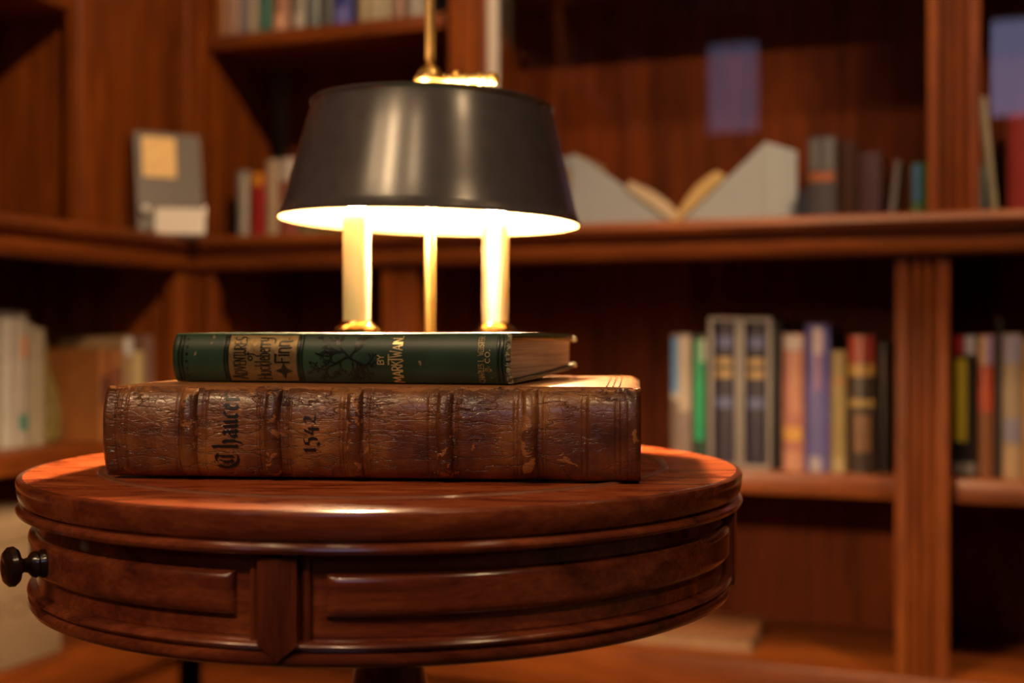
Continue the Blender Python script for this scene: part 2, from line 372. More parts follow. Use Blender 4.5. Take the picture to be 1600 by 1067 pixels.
# ---------------------------------------------------------------- bookcases
DECK = EYE+0.200; LSH = EYE-0.228; LSHL = EYE-0.192; BASE = EYE-0.545
US1 = EYE+0.635; US2 = EYE+1.05; TOPZ = CEIL-0.06
def fluted(mb, x0, x1, y0, y1, z0, z1, nf=3):
    # pillar with nf vertical flutes cut into its face
    wdt = x1-x0; m = wdt*0.2; prof = [(x0, y1), (x0, y0+.002), (x0+.002, y0)]
    fw = (wdt-2*m)/max(1, nf)
    for k in range(nf):
        a = x0+m+k*fw+fw*0.18; b = x0+m+(k+1)*fw-fw*0.18
        for q in range(7):
            t = PI*q/6; prof.append(((a+b)/2-(b-a)/2*math.cos(t), y0+0.95*(b-a)*math.sin(t)))
    prof += [(x1-.002, y0), (x1, y0+.002), (x1, y1)]
    mb.prism([(x, y, z0) for x, y in prof], (0, 0, z1-z0))
def bookcase(name, rot, x0, x1, low_posts, up_posts, usb, label, lshelf, up_shelves, glass, deck_ext=(0, 0), upf=3):
    t = thing(name, cw(0, 0, 0), rot, label, 'bookcase')
    D = 0.36
    def part(nm, mb, mat): return mb.build(nm, mat, t)
    part('plinth', MB().box(x0, x1, 0.03, D, 0, BASE-0.03-0.05, 0.004), M_caseh)
    part('base_board', MB().box(x0, x1, 0.0, D, BASE-0.08, BASE, 0.005), M_caseh)
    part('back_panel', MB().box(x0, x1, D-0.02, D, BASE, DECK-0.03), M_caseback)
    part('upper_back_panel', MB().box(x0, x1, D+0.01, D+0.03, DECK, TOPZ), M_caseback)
    # lower posts with side partitions
    for (p, wd) in low_posts:
        mb = MB(); fluted(mb, p-wd/2, p+wd/2, 0.0, 0.03, BASE, DECK-0.066)
        part('pillar', mb, M_casev)
        part('partition', MB().box(p-0.012, p+0.012, 0.03, D-0.02, BASE, DECK-0.03), M_casev)
    lp = [p for p, _ in low_posts]
    for i in range(len(lp)-1):
        part('shelf', MB().box(lp[i]+0.012, lp[i+1]-0.012, 0.035, D-0.02, lshelf-0.038, lshelf, 0.004), M_caseh)
    # deck with moulded lip: profile in (y,z), extruded along x
    dp = [(D+.03, DECK), (-0.018, DECK), (-0.026, DECK-.004), (-0.030, DECK-.013), (-0.027, DECK-.022), (-0.016, DECK-.029), (-0.012, DECK-.034),
          (-0.010, DECK-.038), (-0.014, DECK-.041), (-0.014, DECK-.058), (-0.010, DECK-.064), (0.0, DECK-.066), (0.03, DECK-.066), (0.03, DECK-.032), (D+.03, DECK-.032)]
    mb = MB(); mb.prism([(x0+deck_ext[0], y, z) for y, z in dp], (x1+deck_ext[1]-x0-deck_ext[0], 0, 0))
    part('deck', mb, M_caseh)
    for (p, wd) in up_posts:
        mb = MB(); fluted(mb, p-wd/2, p+wd/2, usb, usb+0.03, DECK, TOPZ, upf)
        part('upper_pillar', mb, M_casev)
    part('cornice', MB().box(x0, x1, usb-0.03, D+0.03, TOPZ, CEIL-0.001, 0.01), M_caseh)
    return t, part
# back case
upA = [(-0.04, 0.15), (a_of(727, .10), 0.072), (a_of(1490, .10), 0.084), (2.45, 0.08), (3.3, 0.08)]
back, bpart = bookcase('bookcase', ROT, 0.0, 3.4, [(0.012, 0.075), (a_of(622, 0), 0.07), (a_of(1440, 0), 0.083), (2.31, 0.083), (3.28, 0.083)],
    [p for p in upA if p[0] > 0.1], 0.10, 'mahogany bookcase along the back with fluted pillars and glazed right bays', LSH, None, None, deck_ext=(-0.026, 0))
bpart('corner_post', MB().box(-0.135, -0.050, 0.10, 0.13, DECK, TOPZ, 0.003), M_casev)
bpart('corner_bead', MB().tube([(-0.084, 0.099, DECK), (-0.084, 0.099, TOPZ)], 0.004), M_casev)
for x in [-0.062, upA[1][0], upA[2][0], 2.45, 3.3]:
    bpart('upper_partition', MB().box(x-0.012, x+0.012, 0.13, 0.37, DECK, TOPZ), M_casev)
bays = [-0.050, upA[1][0]-.012, upA[1][0]+.012, upA[2][0]-.012, upA[2][0]+.012, 2.438, 2.462, 3.288]
for i in range(0, 8, 2):
    for z in ((US1, US2, EYE+1.4) if i == 0 else (US1+0.09, US2+0.1, EYE+1.45)):
        bpart('upper_shelf', MB().box(bays[i], bays[i+1], 0.125 if i == 0 else 0.16, 0.37, z-0.030, z, 0.003), M_caseh)
# sliding glass doors
def glass_mat():
    m = bpy.data.materials.new('door_glass'); m.use_nodes = True; nt = m.node_tree; nt.nodes.remove(nt.nodes['Principled BSDF'])
    tr = nt.nodes.new('ShaderNodeBsdfTransparent'); gl = nt.nodes.new('ShaderNodeBsdfGlossy'); gl.inputs['Roughness'].default_value = 0.0
    fr = nt.nodes.new('ShaderNodeFresnel'); fr.inputs[0].default_value = 1.5; mu = nt.nodes.new('ShaderNodeMath'); mu.operation = 'MULTIPLY'; mu.inputs[1].default_value = 1.8
    ge = nt.nodes.new('ShaderNodeNewGeometry'); ib = nt.nodes.new('ShaderNodeMath'); ib.operation = 'SUBTRACT'; ib.inputs[0].default_value = 1.0; ib.use_clamp = True
    m3 = nt.nodes.new('ShaderNodeMath'); m3.operation = 'MULTIPLY'; nt.links.new(ge.outputs['Backfacing'], ib.inputs[1])
    mx = nt.nodes.new('ShaderNodeMixShader')
    tr.inputs[0].default_value = (0.96, 0.97, 0.97, 1)
    nt.links.new(fr.outputs[0], mu.inputs[0]); nt.links.new(mu.outputs[0], m3.inputs[0]); nt.links.new(ib.outputs[0], m3.inputs[1]); nt.links.new(m3.outputs[0], mx.inputs[0]); nt.links.new(tr.outputs[0], mx.inputs[1]); nt.links.new(gl.outputs[0], mx.inputs[2])
    nt.links.new(mx.outputs[0], nt.nodes['Material Output'].inputs[0])
    return m
M_glass = glass_mat()
M_edge = plain('pale_door_edge', (0.62, 0.58, 0.55), 0.3, metal=0.2, var=0.03)
for k, (xa, xb) in enumerate(((bays[2]+.024, bays[3]-.024), (bays[4]+.03, bays[5]-.024))):
    g = MB().box(xa+.016, xb, 0.128, 0.132, DECK+0.002, TOPZ-0.002).build('glass_door', M_glass, back, smooth=False)
    if k == 0:
        e_ = MB().box(xa, xa+.020, 0.120, 0.138, DECK+0.002, TOPZ-0.002, 0.003).build('door_edge', M_edge, g)
        e_['label'] = 'pale metal edge strip of the glass door'
# left case
UL = 0.13
lx0 = -3.9
upL = [(x_of(145, UL), 0.075), (-1.35, 0.08), (-2.4, 0.08), (-3.4, 0.08)]
left, lpart = bookcase('bookcase', PI/2-TH, lx0, 0.0, [(-3.86, 0.07), (-2.9, 0.07), (-1.95, 0.07), (-1.0, 0.07), (-0.022, 0.05)],
    upL, UL, 'mahogany bookcase on the left meeting the back one in the corner', LSHL, None, None, deck_ext=(0, 0.026), upf=0)
lpart('deck_corner', MB().box(0.0, 0.36, 0.0, 0.388, DECK-.032, DECK), M_caseh)
lpart('corner_panel', MB().box(x_of(165, UL)-.01, 0.10, UL+.002, UL+.02, DECK, TOPZ), M_casev)
lb = [lx0, -3.4, -2.4, -1.35, upL[0][0]]
for x in lb[1:]:
    lpart('upper_partition', MB().box(x-0.012, x+0.012, UL+.03, 0.37, DECK, TOPZ), M_casev)
for i in range(4):
    for z in (US1+.02, US2+.02, EYE+1.42):
        lpart('upper_shelf', MB().box(lb[i]+.012, lb[i+1]-.012, UL+.02, 0.37, z-0.030, z, 0.003), M_caseh)

# ---------------------------------------------------------------- shelf books
BM = {}
def bmat(col, rough=0.38):
    k = (tuple(round(c, 3) for c in col), rough)
    if k not in BM: BM[k] = plain('book_%s' % len(BM), tuple(c*.82 for c in col), rough, coat=0.35, var=0.12, scale=25)
    return BM[k]
M_pg = plain('cream_page_block', (0.55, 0.44, 0.28), 0.8, var=0.15, scale=200)
def book(origin, rz, T, H, D, col, label, bands=(), lean=0.0, group=None, name='book', rough=0.32, cat='book'):
    """origin = lower left front corner of the spine; x thickness, -y is the spine face"""
    t = thing(name, origin, rz, label, cat, group, ry=lean)
    bul = min(0.006, T*0.22); th = min(0.0025, T*0.12)
    def U(off, n=9):
        pts = [(off, D-off*0)] if True else []
        for i in range(n+1):
            u = i/n; x = off+(T-2*off)*u
            pts.append((x, off + 0.006 - (bul)*math.sin(PI*u)**0.8))
        pts.append((T-off, D)); return pts
    o, i_ = U(0), U(th)
    mb = MB(); vs = []
    for z in (0, H):
        vs.append([[mb.bm.verts.new((x, y, z)) for x, y in o], [mb.bm.verts.new((x, y, z)) for x, y in i_]])
    n = len(o)
    for k in range(n-1):
        a, b = vs[0], vs[1]
        mb.bm.faces.new([a[0][k], a[0][k+1], b[0][k+1], b[0][k]]); mb.bm.faces.new([a[1][k], b[1][k], b[1][k+1], a[1][k+1]])
        mb.bm.faces.new([a[0][k], a[1][k], a[1][k+1], a[0][k+1]]); mb.bm.faces.new([b[0][k], b[0][k+1], b[1][k+1], b[1][k]])
    for k in (0, n-1): mb.bm.faces.new([vs[0][0][k], vs[0][1][k], vs[1][1][k], vs[1][0][k]])
    mb.build('cover', bmat(col, rough), t, angle=50)
    MB().box(th, T-th, 0.009, D-0.004, 0.003, H-0.004).build('page_block', M_pg, t, smooth=False)
    for z0, z1, bc, *rest in bands:
        x0, x1 = rest if rest else (0.06, 0.94)
        mb = MB()
        def fn(u, v):
            uu = x0+(x1-x0)*u
            return (T*uu, 0.006-bul*math.sin(PI*uu)**0.8-0.0005, H*(z0+(z1-z0)*v))
        mb.grid(fn, 8, 1); mb.build('spine_label_or_glint', bmat(bc, rough), t, angle=60)
    return t
def back_book(px0, px1, ytop, e, base, col, label, bands=(), D=0.16, lean=0.0, group=None, **kw):
    a0, a1 = a_of(px0, e), a_of(px1, e); p = cw(a0, e)
    H = zpx(ytop, p.y) - base
    p.z = base+0.0005
    return book(p, ROT, max(0.006, a1-a0-0.0012), H, D, col, label, bands, lean, group, **kw)
def left_book(px0, px1, ytop, y, base, col, label, bands=(), D=0.16, lean=0.0, group=None, **kw):
    x0, x1 = x_of(px0, y), x_of(px1, y)
    p = Vector((CX + x0*SN - y*CS, CY + x0*CS + y*SN, base+0.0005))
    H = zpx(ytop, p.y) - base
    return book(p, PI/2-TH, max(0.006, x1-x0-0.0012), H, D, col, label, bands, lean, group, **kw)

G = 'books on the lower shelf of the back bookcase'
WH = (0.55, 0.50, 0.44)
back_book(1047, 1081, 522, .075, LSH, (0.20, 0.15, 0.14), 'thin grey brown book in blue and white wrapper, leftmost on lower back shelf', [(0.42, 0.98, (0.38, 0.31, 0.26), .4, .95), (0.55, 0.97, (0.12, 0.30, 0.62), .05, .38), (0.5, 0.56, (0.5, 0.45, 0.4))], group=G)
back_book(1082, 1105, 524, .075, LSH, (0.03, 0.06, 0.045), 'thin dark book with a bright green spine title panel', [(0.2, 0.96, (0.02, 0.36, 0.17), .1, .75), (0.8, 0.97, (0.40, 0.45, 0.38), .5, .9)], group=G)
# two slipcased volumes
def slipcased(px0, px1, ytop, label):
    e = .07; a0, a1 = a_of(px0, e), a_of(px1, e); p = cw(a0, e); H = zpx(ytop, p.y)-LSH; p.z = LSH+.0005
    T = a1-a0-.001; t = thing('slipcased_book', p, ROT, label, 'book', G)
    D = 0.19; w_ = 0.0065; mg = plain('grey_slipcase_board', (0.26, 0.23, 0.22), 0.5, var=0.06)
    mb = MB(); mb.box(0, w_, 0, D, 0, H, .0008); mb.box(T-w_, T, 0, D, 0, H, .0008); mb.box(w_, T-w_, 0, D, 0, w_, 0); mb.box(w_, T-w_, 0, D, H-w_, H, 0)
    mb.box(w_, T-w_, D-.003, D, w_, H-w_)
    mb.build('slipcase', mg, t)
    def fn(u, v): return (w_+.001+(T-2*w_-.002)*u, 0.008-0.005*math.sin(PI*u), w_+.001+(H-2*w_-.002)*v)
    mb = MB(); mb.grid(fn, 10, 1)
    v0 = MB(); v0.prism([(w_+.001, .008, w_+.001)] + [fn(i/10, 0) for i in range(1, 10)] + [(T-w_-.001, .008, w_+.001), (T-w_-.001, D-.006, w_+.001), (w_+.001, D-.006, w_+.001)], (0, 0, H-2*w_-.002))
    mb.bm.free(); vol = v0.build('volume', bmat((0.028, 0.022, 0.045)), t, angle=50)
    for z0, z1, c in ((.60, .65, (0.45, 0.30, 0.13)), (.68, .73, (0.45, 0.30, 0.13)), (.80, .87, (0.10, 0.12, 0.28)), (.40, .47, (0.10, 0.12, 0.26))):
        def f2(u, v): 
            q = fn(0.12+.76*u, 0); return (q[0], q[1]-.0005, H*(z0+(z1-z0)*v))
        m2 = MB(); m2.grid(f2, 8, 1); m2.build('spine_label_or_glint', bmat(c), vol, angle=60)
slipcased(1107, 1155, 496, 'dark purple volume with gilt bands in a grey slipcase, beside the green titled book')
slipcased(1156, 1205, 497, 'dark purple volume with gilt bands in a grey slipcase, beside the plain black book')
back_book(1206, 1221, 505, .07, LSH, (0.012, 0.012, 0.016), 'plain black book standing between the slipcases and the pink book', group=G)
back_book(1222, 1256, 522, .07, LSH, (0.42, 0.17, 0.14), 'salmon pink book with a yellow band near its foot', [(.22, .32, (0.66, 0.36, 0.10)), (.0, .14, (0.55, 0.28, 0.20)), (.88, .99, (0.5, 0.42, 0.42)), (.42, .86, (0.52, 0.25, 0.17), .4, .9)], group=G)
back_book(1257, 1296, 507, .07, LSH, (0.13, 0.12, 0.36), 'violet blue book, tallest right of the slipcases', [(.80, .97, (0.50, 0.38, 0.42), .35, .75), (.55, .8, (0.30, 0.15, 0.35), .4, .7), (.0, .1, (0.42, 0.38, 0.46), .2, .7)], group=G)  # pale upper patch paints a highlight into the spine colour
back_book(1297, 1322, 548, .07, LSH, (0.34, 0.25, 0.11), 'short olive tan book on the lower back shelf', [(.72, .78, (0.42, 0.22, 0.1)), (.0, .12, (0.45, 0.36, 0.2))], group=G)
back_book(1323, 1370, 523, .07, LSH, (0.045, 0.028, 0.024), 'thick black book with a red head and gilt bands', [(.80, .99, (0.42, 0.05, 0.025)), (.70, .79, (0.50, 0.27, 0.06)), (.48, .53, (0.40, 0.26, 0.08)), (.15, .42, (0.22, 0.11, 0.06), .25, .8)], group=G)
back_book(1371, 1392, 535, .09, LSH, (0.014, 0.008, 0.008), 'black book in the shade beside the middle pillar', [(.70, .9, (0.06, 0.01, 0.01))], group=G)
G2 = 'books on the lower shelf right of the pillar'
back_book(1489, 1527, 523, .07, LSH, (0.014, 0.012, 0.012), 'black book with a yellow vertical title and red top corner', [(.25, .83, (0.50, 0.40, 0.03), .12, .58), (.86, .99, (0.35, 0.02, 0.02), .05, .45), (.86, .99, (0.35, 0.32, 0.36), .5, .95), (.02, .1, (0.2, 0.18, 0.17))], group=G2)
back_book(1528, 1554, 523, .07, LSH, (0.20, 0.075, 0.03), 'orange book with a red title block', [(.46, .78, (0.38, 0.06, 0.025)), (.79, .99, (0.55, 0.30, 0.12), .05, .45), (.79, .99, (0.30, 0.20, 0.36), .45, .95)], group=G2)
back_book(1555, 1562, 498, .07, LSH, (0.05, 0.045, 0.045), 'thin charcoal book leaning beside the orange one', lean=R(.7), group=G2)
back_book(1566, 1598, 522, .07, LSH, (0.34, 0.25, 0.17), 'beige book with a lavender head', [(.80, .99, (0.28, 0.25, 0.38)), (.25, .42, (0.24, 0.22, 0.30)), (.0, .22, (0.45, 0.30, 0.18))], group=G2)
back_book(1599, 1635, 530, .07, LSH, (0.45, 0.25, 0.07), 'ochre book at the right edge of the lower shelf', group=G2)

G3 = 'books on the deck beside the lampshade'
back_book(367, 387, 268, .135, DECK, (0.22, 0.24, 0.25), 'grey and white book, leftmost of those beside the lampshade', [(.02, .95, (0.48, 0.44, 0.38), .5, .95)], group=G3)
back_book(388, 412, 270, .135, DECK, (0.36, 0.02, 0.015), 'red book with an orange head', [(.80, .99, (0.70, 0.28, 0.01))], group=G3)
back_book(413, 432, 250, .135, DECK, (0.50, 0.38, 0.27), 'cream book between the red book and the white topped book', group=G3)
back_book(433, 462, 247, .135, DECK, (0.36, 0.10, 0.08), 'pink red book with a white head', [(.72, .99, (0.62, 0.58, 0.55))], group=G3)
back_book(463, 490, 290, .135, DECK, (0.20, 0.20, 0.10), 'short olive book behind the lampshade', group=G3)
G4 = 'books on the upper shelf at the top of the picture'
ub = [(333, 352, (0.30, 0.11, 0.03), 'rust brown book, leftmost on the high shelf'), (353, 370, (0.38, 0.22, 0.17), 'pinkish book second on the high shelf'), (371, 384, (0.20, 0.17, 0.22), 'thin slate violet book on the high shelf'),
      (385, 400, (0.38, 0.33, 0.27), 'pale stone coloured book on the high shelf'), (401, 419, (0.02, 0.15, 0.12), 'teal book on the high shelf'), (424, 448, (0.42, 0.22, 0.14), 'salmon book with a highlight painted at its foot beside the teal one'),
      (454, 474, (0.28, 0.25, 0.23), 'warm grey book on the high shelf'), (476, 496, (0.13, 0.17, 0.18), 'blue grey book on the high shelf'), (499, 517, (0.08, 0.09, 0.11), 'charcoal book on the high shelf'),
      (518, 547, (0.05, 0.06, 0.33), 'bright blue book on the high shelf'), (556, 574, (0.40, 0.32, 0.20), 'straw coloured book right of the blue one'), (575, 592, (0.46, 0.40, 0.30), 'ivory book among pale ones on the high shelf'),
      (593, 607, (0.42, 0.38, 0.28), 'pale green grey book on the high shelf'), (610, 628, (0.34, 0.20, 0.17), 'dusty pink book on the high shelf'), (634, 652, (0.36, 0.34, 0.33), 'light grey book, last before the post on the high shelf')]
for i, (p0, p1, c, lb_) in enumerate(ub):
    e = .135; a0, a1 = a_of(p0, e), a_of(p1, e); p = cw(a0, e, US1+.0005)
    bd = [(.0, .16, tuple(min(1, q*1.7+.1) for q in c), .2, .8)] if i in (5, 6, 9) else [(.5, .8, tuple(q*.6 for q in c))]  # pale patches at the foot paint highlights onto some spines
    book(p, ROT, a1-a0-.001, 0.20+0.03*random.random(), 0.16, c, lb_, bd, group=G4)

# glazed bay: behind the glass
E = 0.165
G5 = 'books behind the glass doors'
back_book(872, 908, 246, .20, DECK, (0.55, 0.40, 0.24), 'cream book half hidden by the lampshade behind the glass', [(.86, .99, (0.30, 0.33, 0.40))], group=G5)
back_book(1244, 1260, 298, E, DECK, (0.025, 0.03, 0.06), 'small navy book beside the grey book cradle', group=G5)
back_book(1262, 1307, 215, E+.02, DECK, (0.09, 0.08, 0.095), 'charcoal book with an orange band behind glass', [(.50, .60, (0.42, 0.13, 0.05)), (.64, .97, (0.18, 0.17, 0.18), .1, .4), (.64, .97, (0.17, 0.16, 0.17), .6, .9)], group=G5)
back_book(1308, 1338, 220, E+.02, DECK, (0.055, 0.022, 0.012), 'dark brown book right of the banded one', group=G5)
back_book(1339, 1378, 238, E+.03, DECK, (0.09, 0.045, 0.055), 'dull plum book behind glass', group=G5)
back_book(1386, 1396, 250, E, DECK, (0.26, 0.22, 0.24), 'thin grey book leaning to the right behind glass', lean=R(7), D=.14, group=G5)
back_book(1424, 1455, 256, E-.01, DECK, (0.06, 0.25, 0.04), 'small green and blue book at the glazed post', [(.35, .98, (0.15, 0.38, 0.75), .05, .5), (.0, .3, (0.3, 0.5, 0.3), .05, .4)], group=G5)
G6 = 'books in the glazed bay at the right edge'
back_book(1522, 1540, 258, E, DECK, (0.10, 0.20, 0.22), 'small teal book at the foot of the leaning cream one', group=G6)
back_book(1548, 1562, 150, E, DECK, (0.50, 0.44, 0.32), 'tall cream book leaning to the left against the red one', lean=R(-5.5), D=.15, group=G6)
back_book(1574, 1660, 176, E+.03, DECK, (0.34, 0.04, 0.035), 'wide red box file at the right edge behind glass', group=G6)
# thin white card lying before the banded book
p = cw(a_of(1246, E-.02), E-.02, DECK+.0005)
c_ = MB().box(0, 0.072, 0, 0.018, 0, 0.009, .0008).build('card', plain('white_card', (0.6, 0.56, 0.52), 0.6, var=.03)); c_.location = p; c_.rotation_euler = (0, 0, ROT)
tag(c_, 'small white caption card lying before the banded book', 'card')

# V-shaped book cradle with an open book
def cradle():
    e = 0.165
    aL, aC, aR = a_of(893, e), a_of(1056, e), a_of(1196, e)
    hL = zpx(240, cw(aL, e).y)-DECK; hR = zpx(222, cw(aR, e).y)-DECK
    t = thing('book_cradle', cw(aC, e, DECK+.0005), ROT, 'grey board cradle of two wedges holding an open book behind glass', 'book cradle')
    mg = plain('grey_archival_board', (0.31, 0.33, 0.38), 0.7, var=0.04, scale=12)
    D = 0.10
    l = MB().prism([(aL-aC, 0, 0), (0, 0, 0), (0, 0, .004), (aL-aC, 0, hL)], (0, D, 0)).build('wedge', mg, t, smooth=False)
    x1 = aR-aC
    r = MB().prism([(0, 0, 0), (x1, 0, 0), (x1, 0, hR), (0, 0, .004)], (0, D, 0)).build('wedge', mg, t, smooth=False)
    # flaring end board of the right wedge
    MB().prism([(x1+.0005, 0, 0), (x1+.050, 0.035, 0), (x1+.050, .035, hR-.014), (x1+.0005, 0, hR)], (0, 0.010, 0)).build('end_board', mg, t, smooth=False)
    # open book lying in the V
    b = thing('open_book', cw(aC, e, DECK+.0065), ROT, 'open old book with cream pages resting in the grey cradle', 'book')
    cream = plain('aged_cream_pages', (0.48, 0.37, 0.27), 0.7, var=.05, scale=100); tan = plain('tan_page_edges', (0.46, 0.31, 0.13), 0.7, var=.12, scale=120)
    mcov = bmat((0.10, 0.09, 0.06))
    for sgn, h, L_, mt, th in ((-1, hL, -aL+aC, cream, 0.020), (1, hR, x1, tan, 0.026)):
        sl = math.atan2(h-.004, L_); dx, dz = math.cos(sl)*sgn, math.sin(sl); nx, nz = -math.sin(sl)*sgn, math.cos(sl)
        Ln = 0.125
        def q(u, v): return (dx*u+nx*v, 0.004, dz*u+nz*v)
        MB().prism([q(.003, .001), q(Ln+.004, .001), q(Ln+.004, .0035), q(.003, .0035)], (0, D-.008, 0)).build('cover', mcov, b, smooth=False)
        pts = [q(.006, .004), q(Ln, .004)]
        for k in range(9):
            u = 1-k/8; pts.append(q(.004+(Ln-.006)*u if u > 0 else .010, .004+th*(0.55+0.45*math.sin(PI*min(1, (1-u)*1.0+.15)))))
        MB().prism(pts, (0, D-.014, 0)).build('page_block', mt, b, angle=50)
cradle()

# slanted acrylic display with a book in the corner
def display():
    d = 2.47; c = Vector(((270-800)/F*d, d, DECK+.0008))
    t = thing('display_stand', c, R(27), 'slanted clear display stand with a grey booklet and yellow picture, in the corner', 'display stand')
    W, Hh, tk, lean = 0.138, 0.222, 0.035, R(13)
    def P(x, s, y): return (x, y*math.cos(lean)+s*math.sin(lean), s*math.cos(lean))
    def slab(x0, x1, s0, s1, y0, y1):
        mb = MB(); ps = [P(x0, s0, y0), P(x1, s0, y0), P(x1, s1, y0), P(x0, s1, y0)]; qs = [P(x0, s0, y1), P(x1, s0, y1), P(x1, s1, y1), P(x0, s1, y1)]
        a = [mb.bm.verts.new(p) for p in ps]; b = [mb.bm.verts.new(p) for p in qs]
        mb.bm.faces.new(a); mb.bm.faces.new(b[::-1])
        for i in range(4): mb.bm.faces.new([a[i], a[(i+1) % 4], b[(i+1) % 4], b[i]])
        return mb
    gm = plain('grey_mauve_cover', (0.075, 0.055, 0.055), 0.5, coat=.1, var=.1, scale=10)
    bk = slab(-W/2+.004, W/2-.004, .004, Hh-.006, 0.004, tk-.004).build('booklet', gm, t, smooth=False)
    slab(-W/2+.018, W/2-.055, Hh*.55, Hh*.93, 0.002, .0038).build('picture', plain('yellow_picture', (0.78, 0.50, 0.16), .5, var=.08, scale=50), bk, smooth=False)
    for x0 in (-W/2, W/2-.003): slab(x0, x0+.0028, 0, Hh, 0, tk).build('side_panel', M_glass, t, smooth=False)
    slab(-W/2, W/2, 0, .003, 0, tk).build('base', M_glass, t, smooth=False)
    s = slab(-.006, .006, 0, .012, -.012, -.0035); s.bm.free()
    MB().sphere(.0085, P(-W/2+.018, .052, -.010), n=14).build('glint_bead', plain('pale_glint', (0.92, 0.9, 0.86), .25), t)  # pale bead stands in for a round reflected glint
    # caption card
    cd = MB().prism([(-.047, 0, 0), (.047, 0, 0), (.047, .014, .050), (-.047, .014, .050)], (0, .0012, 0)).build('caption_card', plain('white_caption', (0.75, 0.70, 0.66), .5, var=.02), smooth=False)
    d2 = 2.405; cd.location = ((281-800)/F*d2, d2, DECK+.0008); cd.rotation_euler = (0, 0, R(8))
    tag(cd, 'white caption card leaning before the slanted display stand', 'card')
display()

# left case, lower shelf
G7 = 'pale books on the lower shelf of the left bookcase'
left_book(-40, -14, 492, .10, LSHL, (0.30, 0.28, 0.26), 'stone coloured book just at the left picture edge', D=.11, group=G7)
left_book(-13, 8, 488, .10, LSHL, (0.34, 0.32, 0.30), 'pale grey book at the left picture edge', D=.11, group=G7)
left_book(9, 26, 486, .10, LSHL, (0.45, 0.43, 0.42), 'white book, leftmost of the pale row in view', D=.11, group=G7)
left_book(27, 48, 487, .10, LSHL, (0.38, 0.34, 0.32), 'white book with an orange mark and a teal mark on its spine', [(.66, .82, (0.55, 0.25, 0.15), .3, .95), (.12, .24, (0.03, 0.20, 0.18), .2, .95)], D=.11, group=G7)
left_book(49, 58, 506, .10, LSHL, (0.28, 0.24, 0.19), 'thin beige book in the pale row', D=.11, group=G7)
left_book(59, 75, 513, .10, LSHL, (0.30, 0.25, 0.19), 'tan book at the right end of the pale row', D=.11, group=G7)
# olive glass bottle
pb = Vector((CX - .2548*SN - .150*CS, CY - .2548*CS + .150*SN, LSHL+.0005))
og = plain('olive_glass', (0.20, 0.16, 0.05), 0.1, coat=1, var=.2, scale=20)
og.node_tree.nodes['Principled BSDF'].inputs['Transmission Weight'].default_value = 0.35
bt = thing('glass_bottle', pb, 0, 'pear shaped olive glass bottle standing right of the pale books', 'bottle')
MB().lathe([(0, 0), (.031, 0), (.036, .006), (.0375, .03), (.035, .06), (.029, .095), (.018, .125), (.012, .15), (.011, .168), (.014, .170), (.014, .176), (.009, .176), (0, .170)], n=32).build('body', og, bt)
MB().sphere(.011, (0, 0, .185), n=12).build('stopper', og, bt)
G8 = 'books at the corner end of the left lower shelf'
left_book(160, 176, 545, .045, LSHL, (0.30, 0.11, 0.03), 'brown book with a large plain cover facing out, behind the bottle', [(.4, .7, (0.1, 0.03, 0.03))], D=.15, group=G8)
left_book(177, 196, 545, .045, LSHL, (0.20, 0.07, 0.04), 'dark red brown book at the corner end of the left shelf', [(.8, .98, (0.35, 0.15, 0.05))], group=G8)
left_book(197, 212, 527, .045, LSHL, (0.33, 0.22, 0.12), 'tall book with a white head at the corner end', [(.82, .99, (0.62, 0.62, 0.68))], group=G8)
left_book(213, 229, 549, .045, LSHL, (0.56, 0.44, 0.24), 'cream book standing near the corner post', group=G8)
left_book(230, 246, 524, .045, LSHL, (0.22, 0.12, 0.10), 'mauve brown book closest to the corner post', group=G8)
# box on the base
def carton():
    x1 = x_of(97, .02); p = Vector((CX + x1*SN - .02*CS, CY + x1*CS + .02*SN, BASE+.0005))
    t = thing('box', p, PI/2-TH, 'beige cardboard box with brown lettering at the lower left', 'box')
    mt = plain('beige_cardboard', (0.24, 0.17, 0.11), .7, var=.08, scale=30)
    MB().box(-.42, 0, 0, .28, 0, .205, .003).build('body', mt, t)
    MB().box(-.423, .003, -.003, .283, .206, .250, .003).build('lid', plain('lid_cardboard', (0.28, 0.20, 0.13), .7, var=.08, scale=30), t)
    return t
box_t = carton()
# book lying on the base board of the back case
lb0 = thing('flat_book', cw(a_of(960, .03), .05, BASE+.0005), ROT+R(2), 'pale tan book lying flat on the bottom of the back bookcase', 'book')
MB().box(0, .24, 0, .17, 0, .004, .001).build('cover', bmat((0.26, 0.11, 0.05)), lb0); MB().box(.004, .236, .003, .167, .0042, .024).build('page_block', plain('brown_page_block', (0.26, 0.15, 0.08), .8), lb0, smooth=False)
MB().box(0, .24, 0, .17, .0242, .0282, .001).build('cover', bmat((0.26, 0.11, 0.05)), lb0)

# books in the left case that the glass doors mirror
G9 = 'books high in the left bookcase mirrored by the glass doors'
mir = [(-0.62, .05, (0.5, 0.46, 0.4), 'ivory'), (-0.72, .04, (0.22, 0.2, 0.3), 'slate'), (-1.55, .06, (0.60, 0.46, 0.26), 'straw'), (-1.75, .05, (0.35, 0.32, 0.5), 'lavender'), (-1.98, .06, (0.4, 0.36, 0.3), 'stone'),
       (-2.6, .07, (0.55, 0.42, 0.25), 'golden'), (-2.75, .05, (0.34, 0.1, 0.06), 'red'), (-3.0, .06, (0.35, 0.33, 0.55), 'lilac')]
for x, T, c, nm in mir:
    y = UL+.045; p = Vector((CX + x*SN - y*CS, CY + x*CS + y*SN, US2+.0205))
    book(p, PI/2-TH, T, .24, .17, c, nm + ' book high in the left bookcase, mirrored in glass', group=G9)

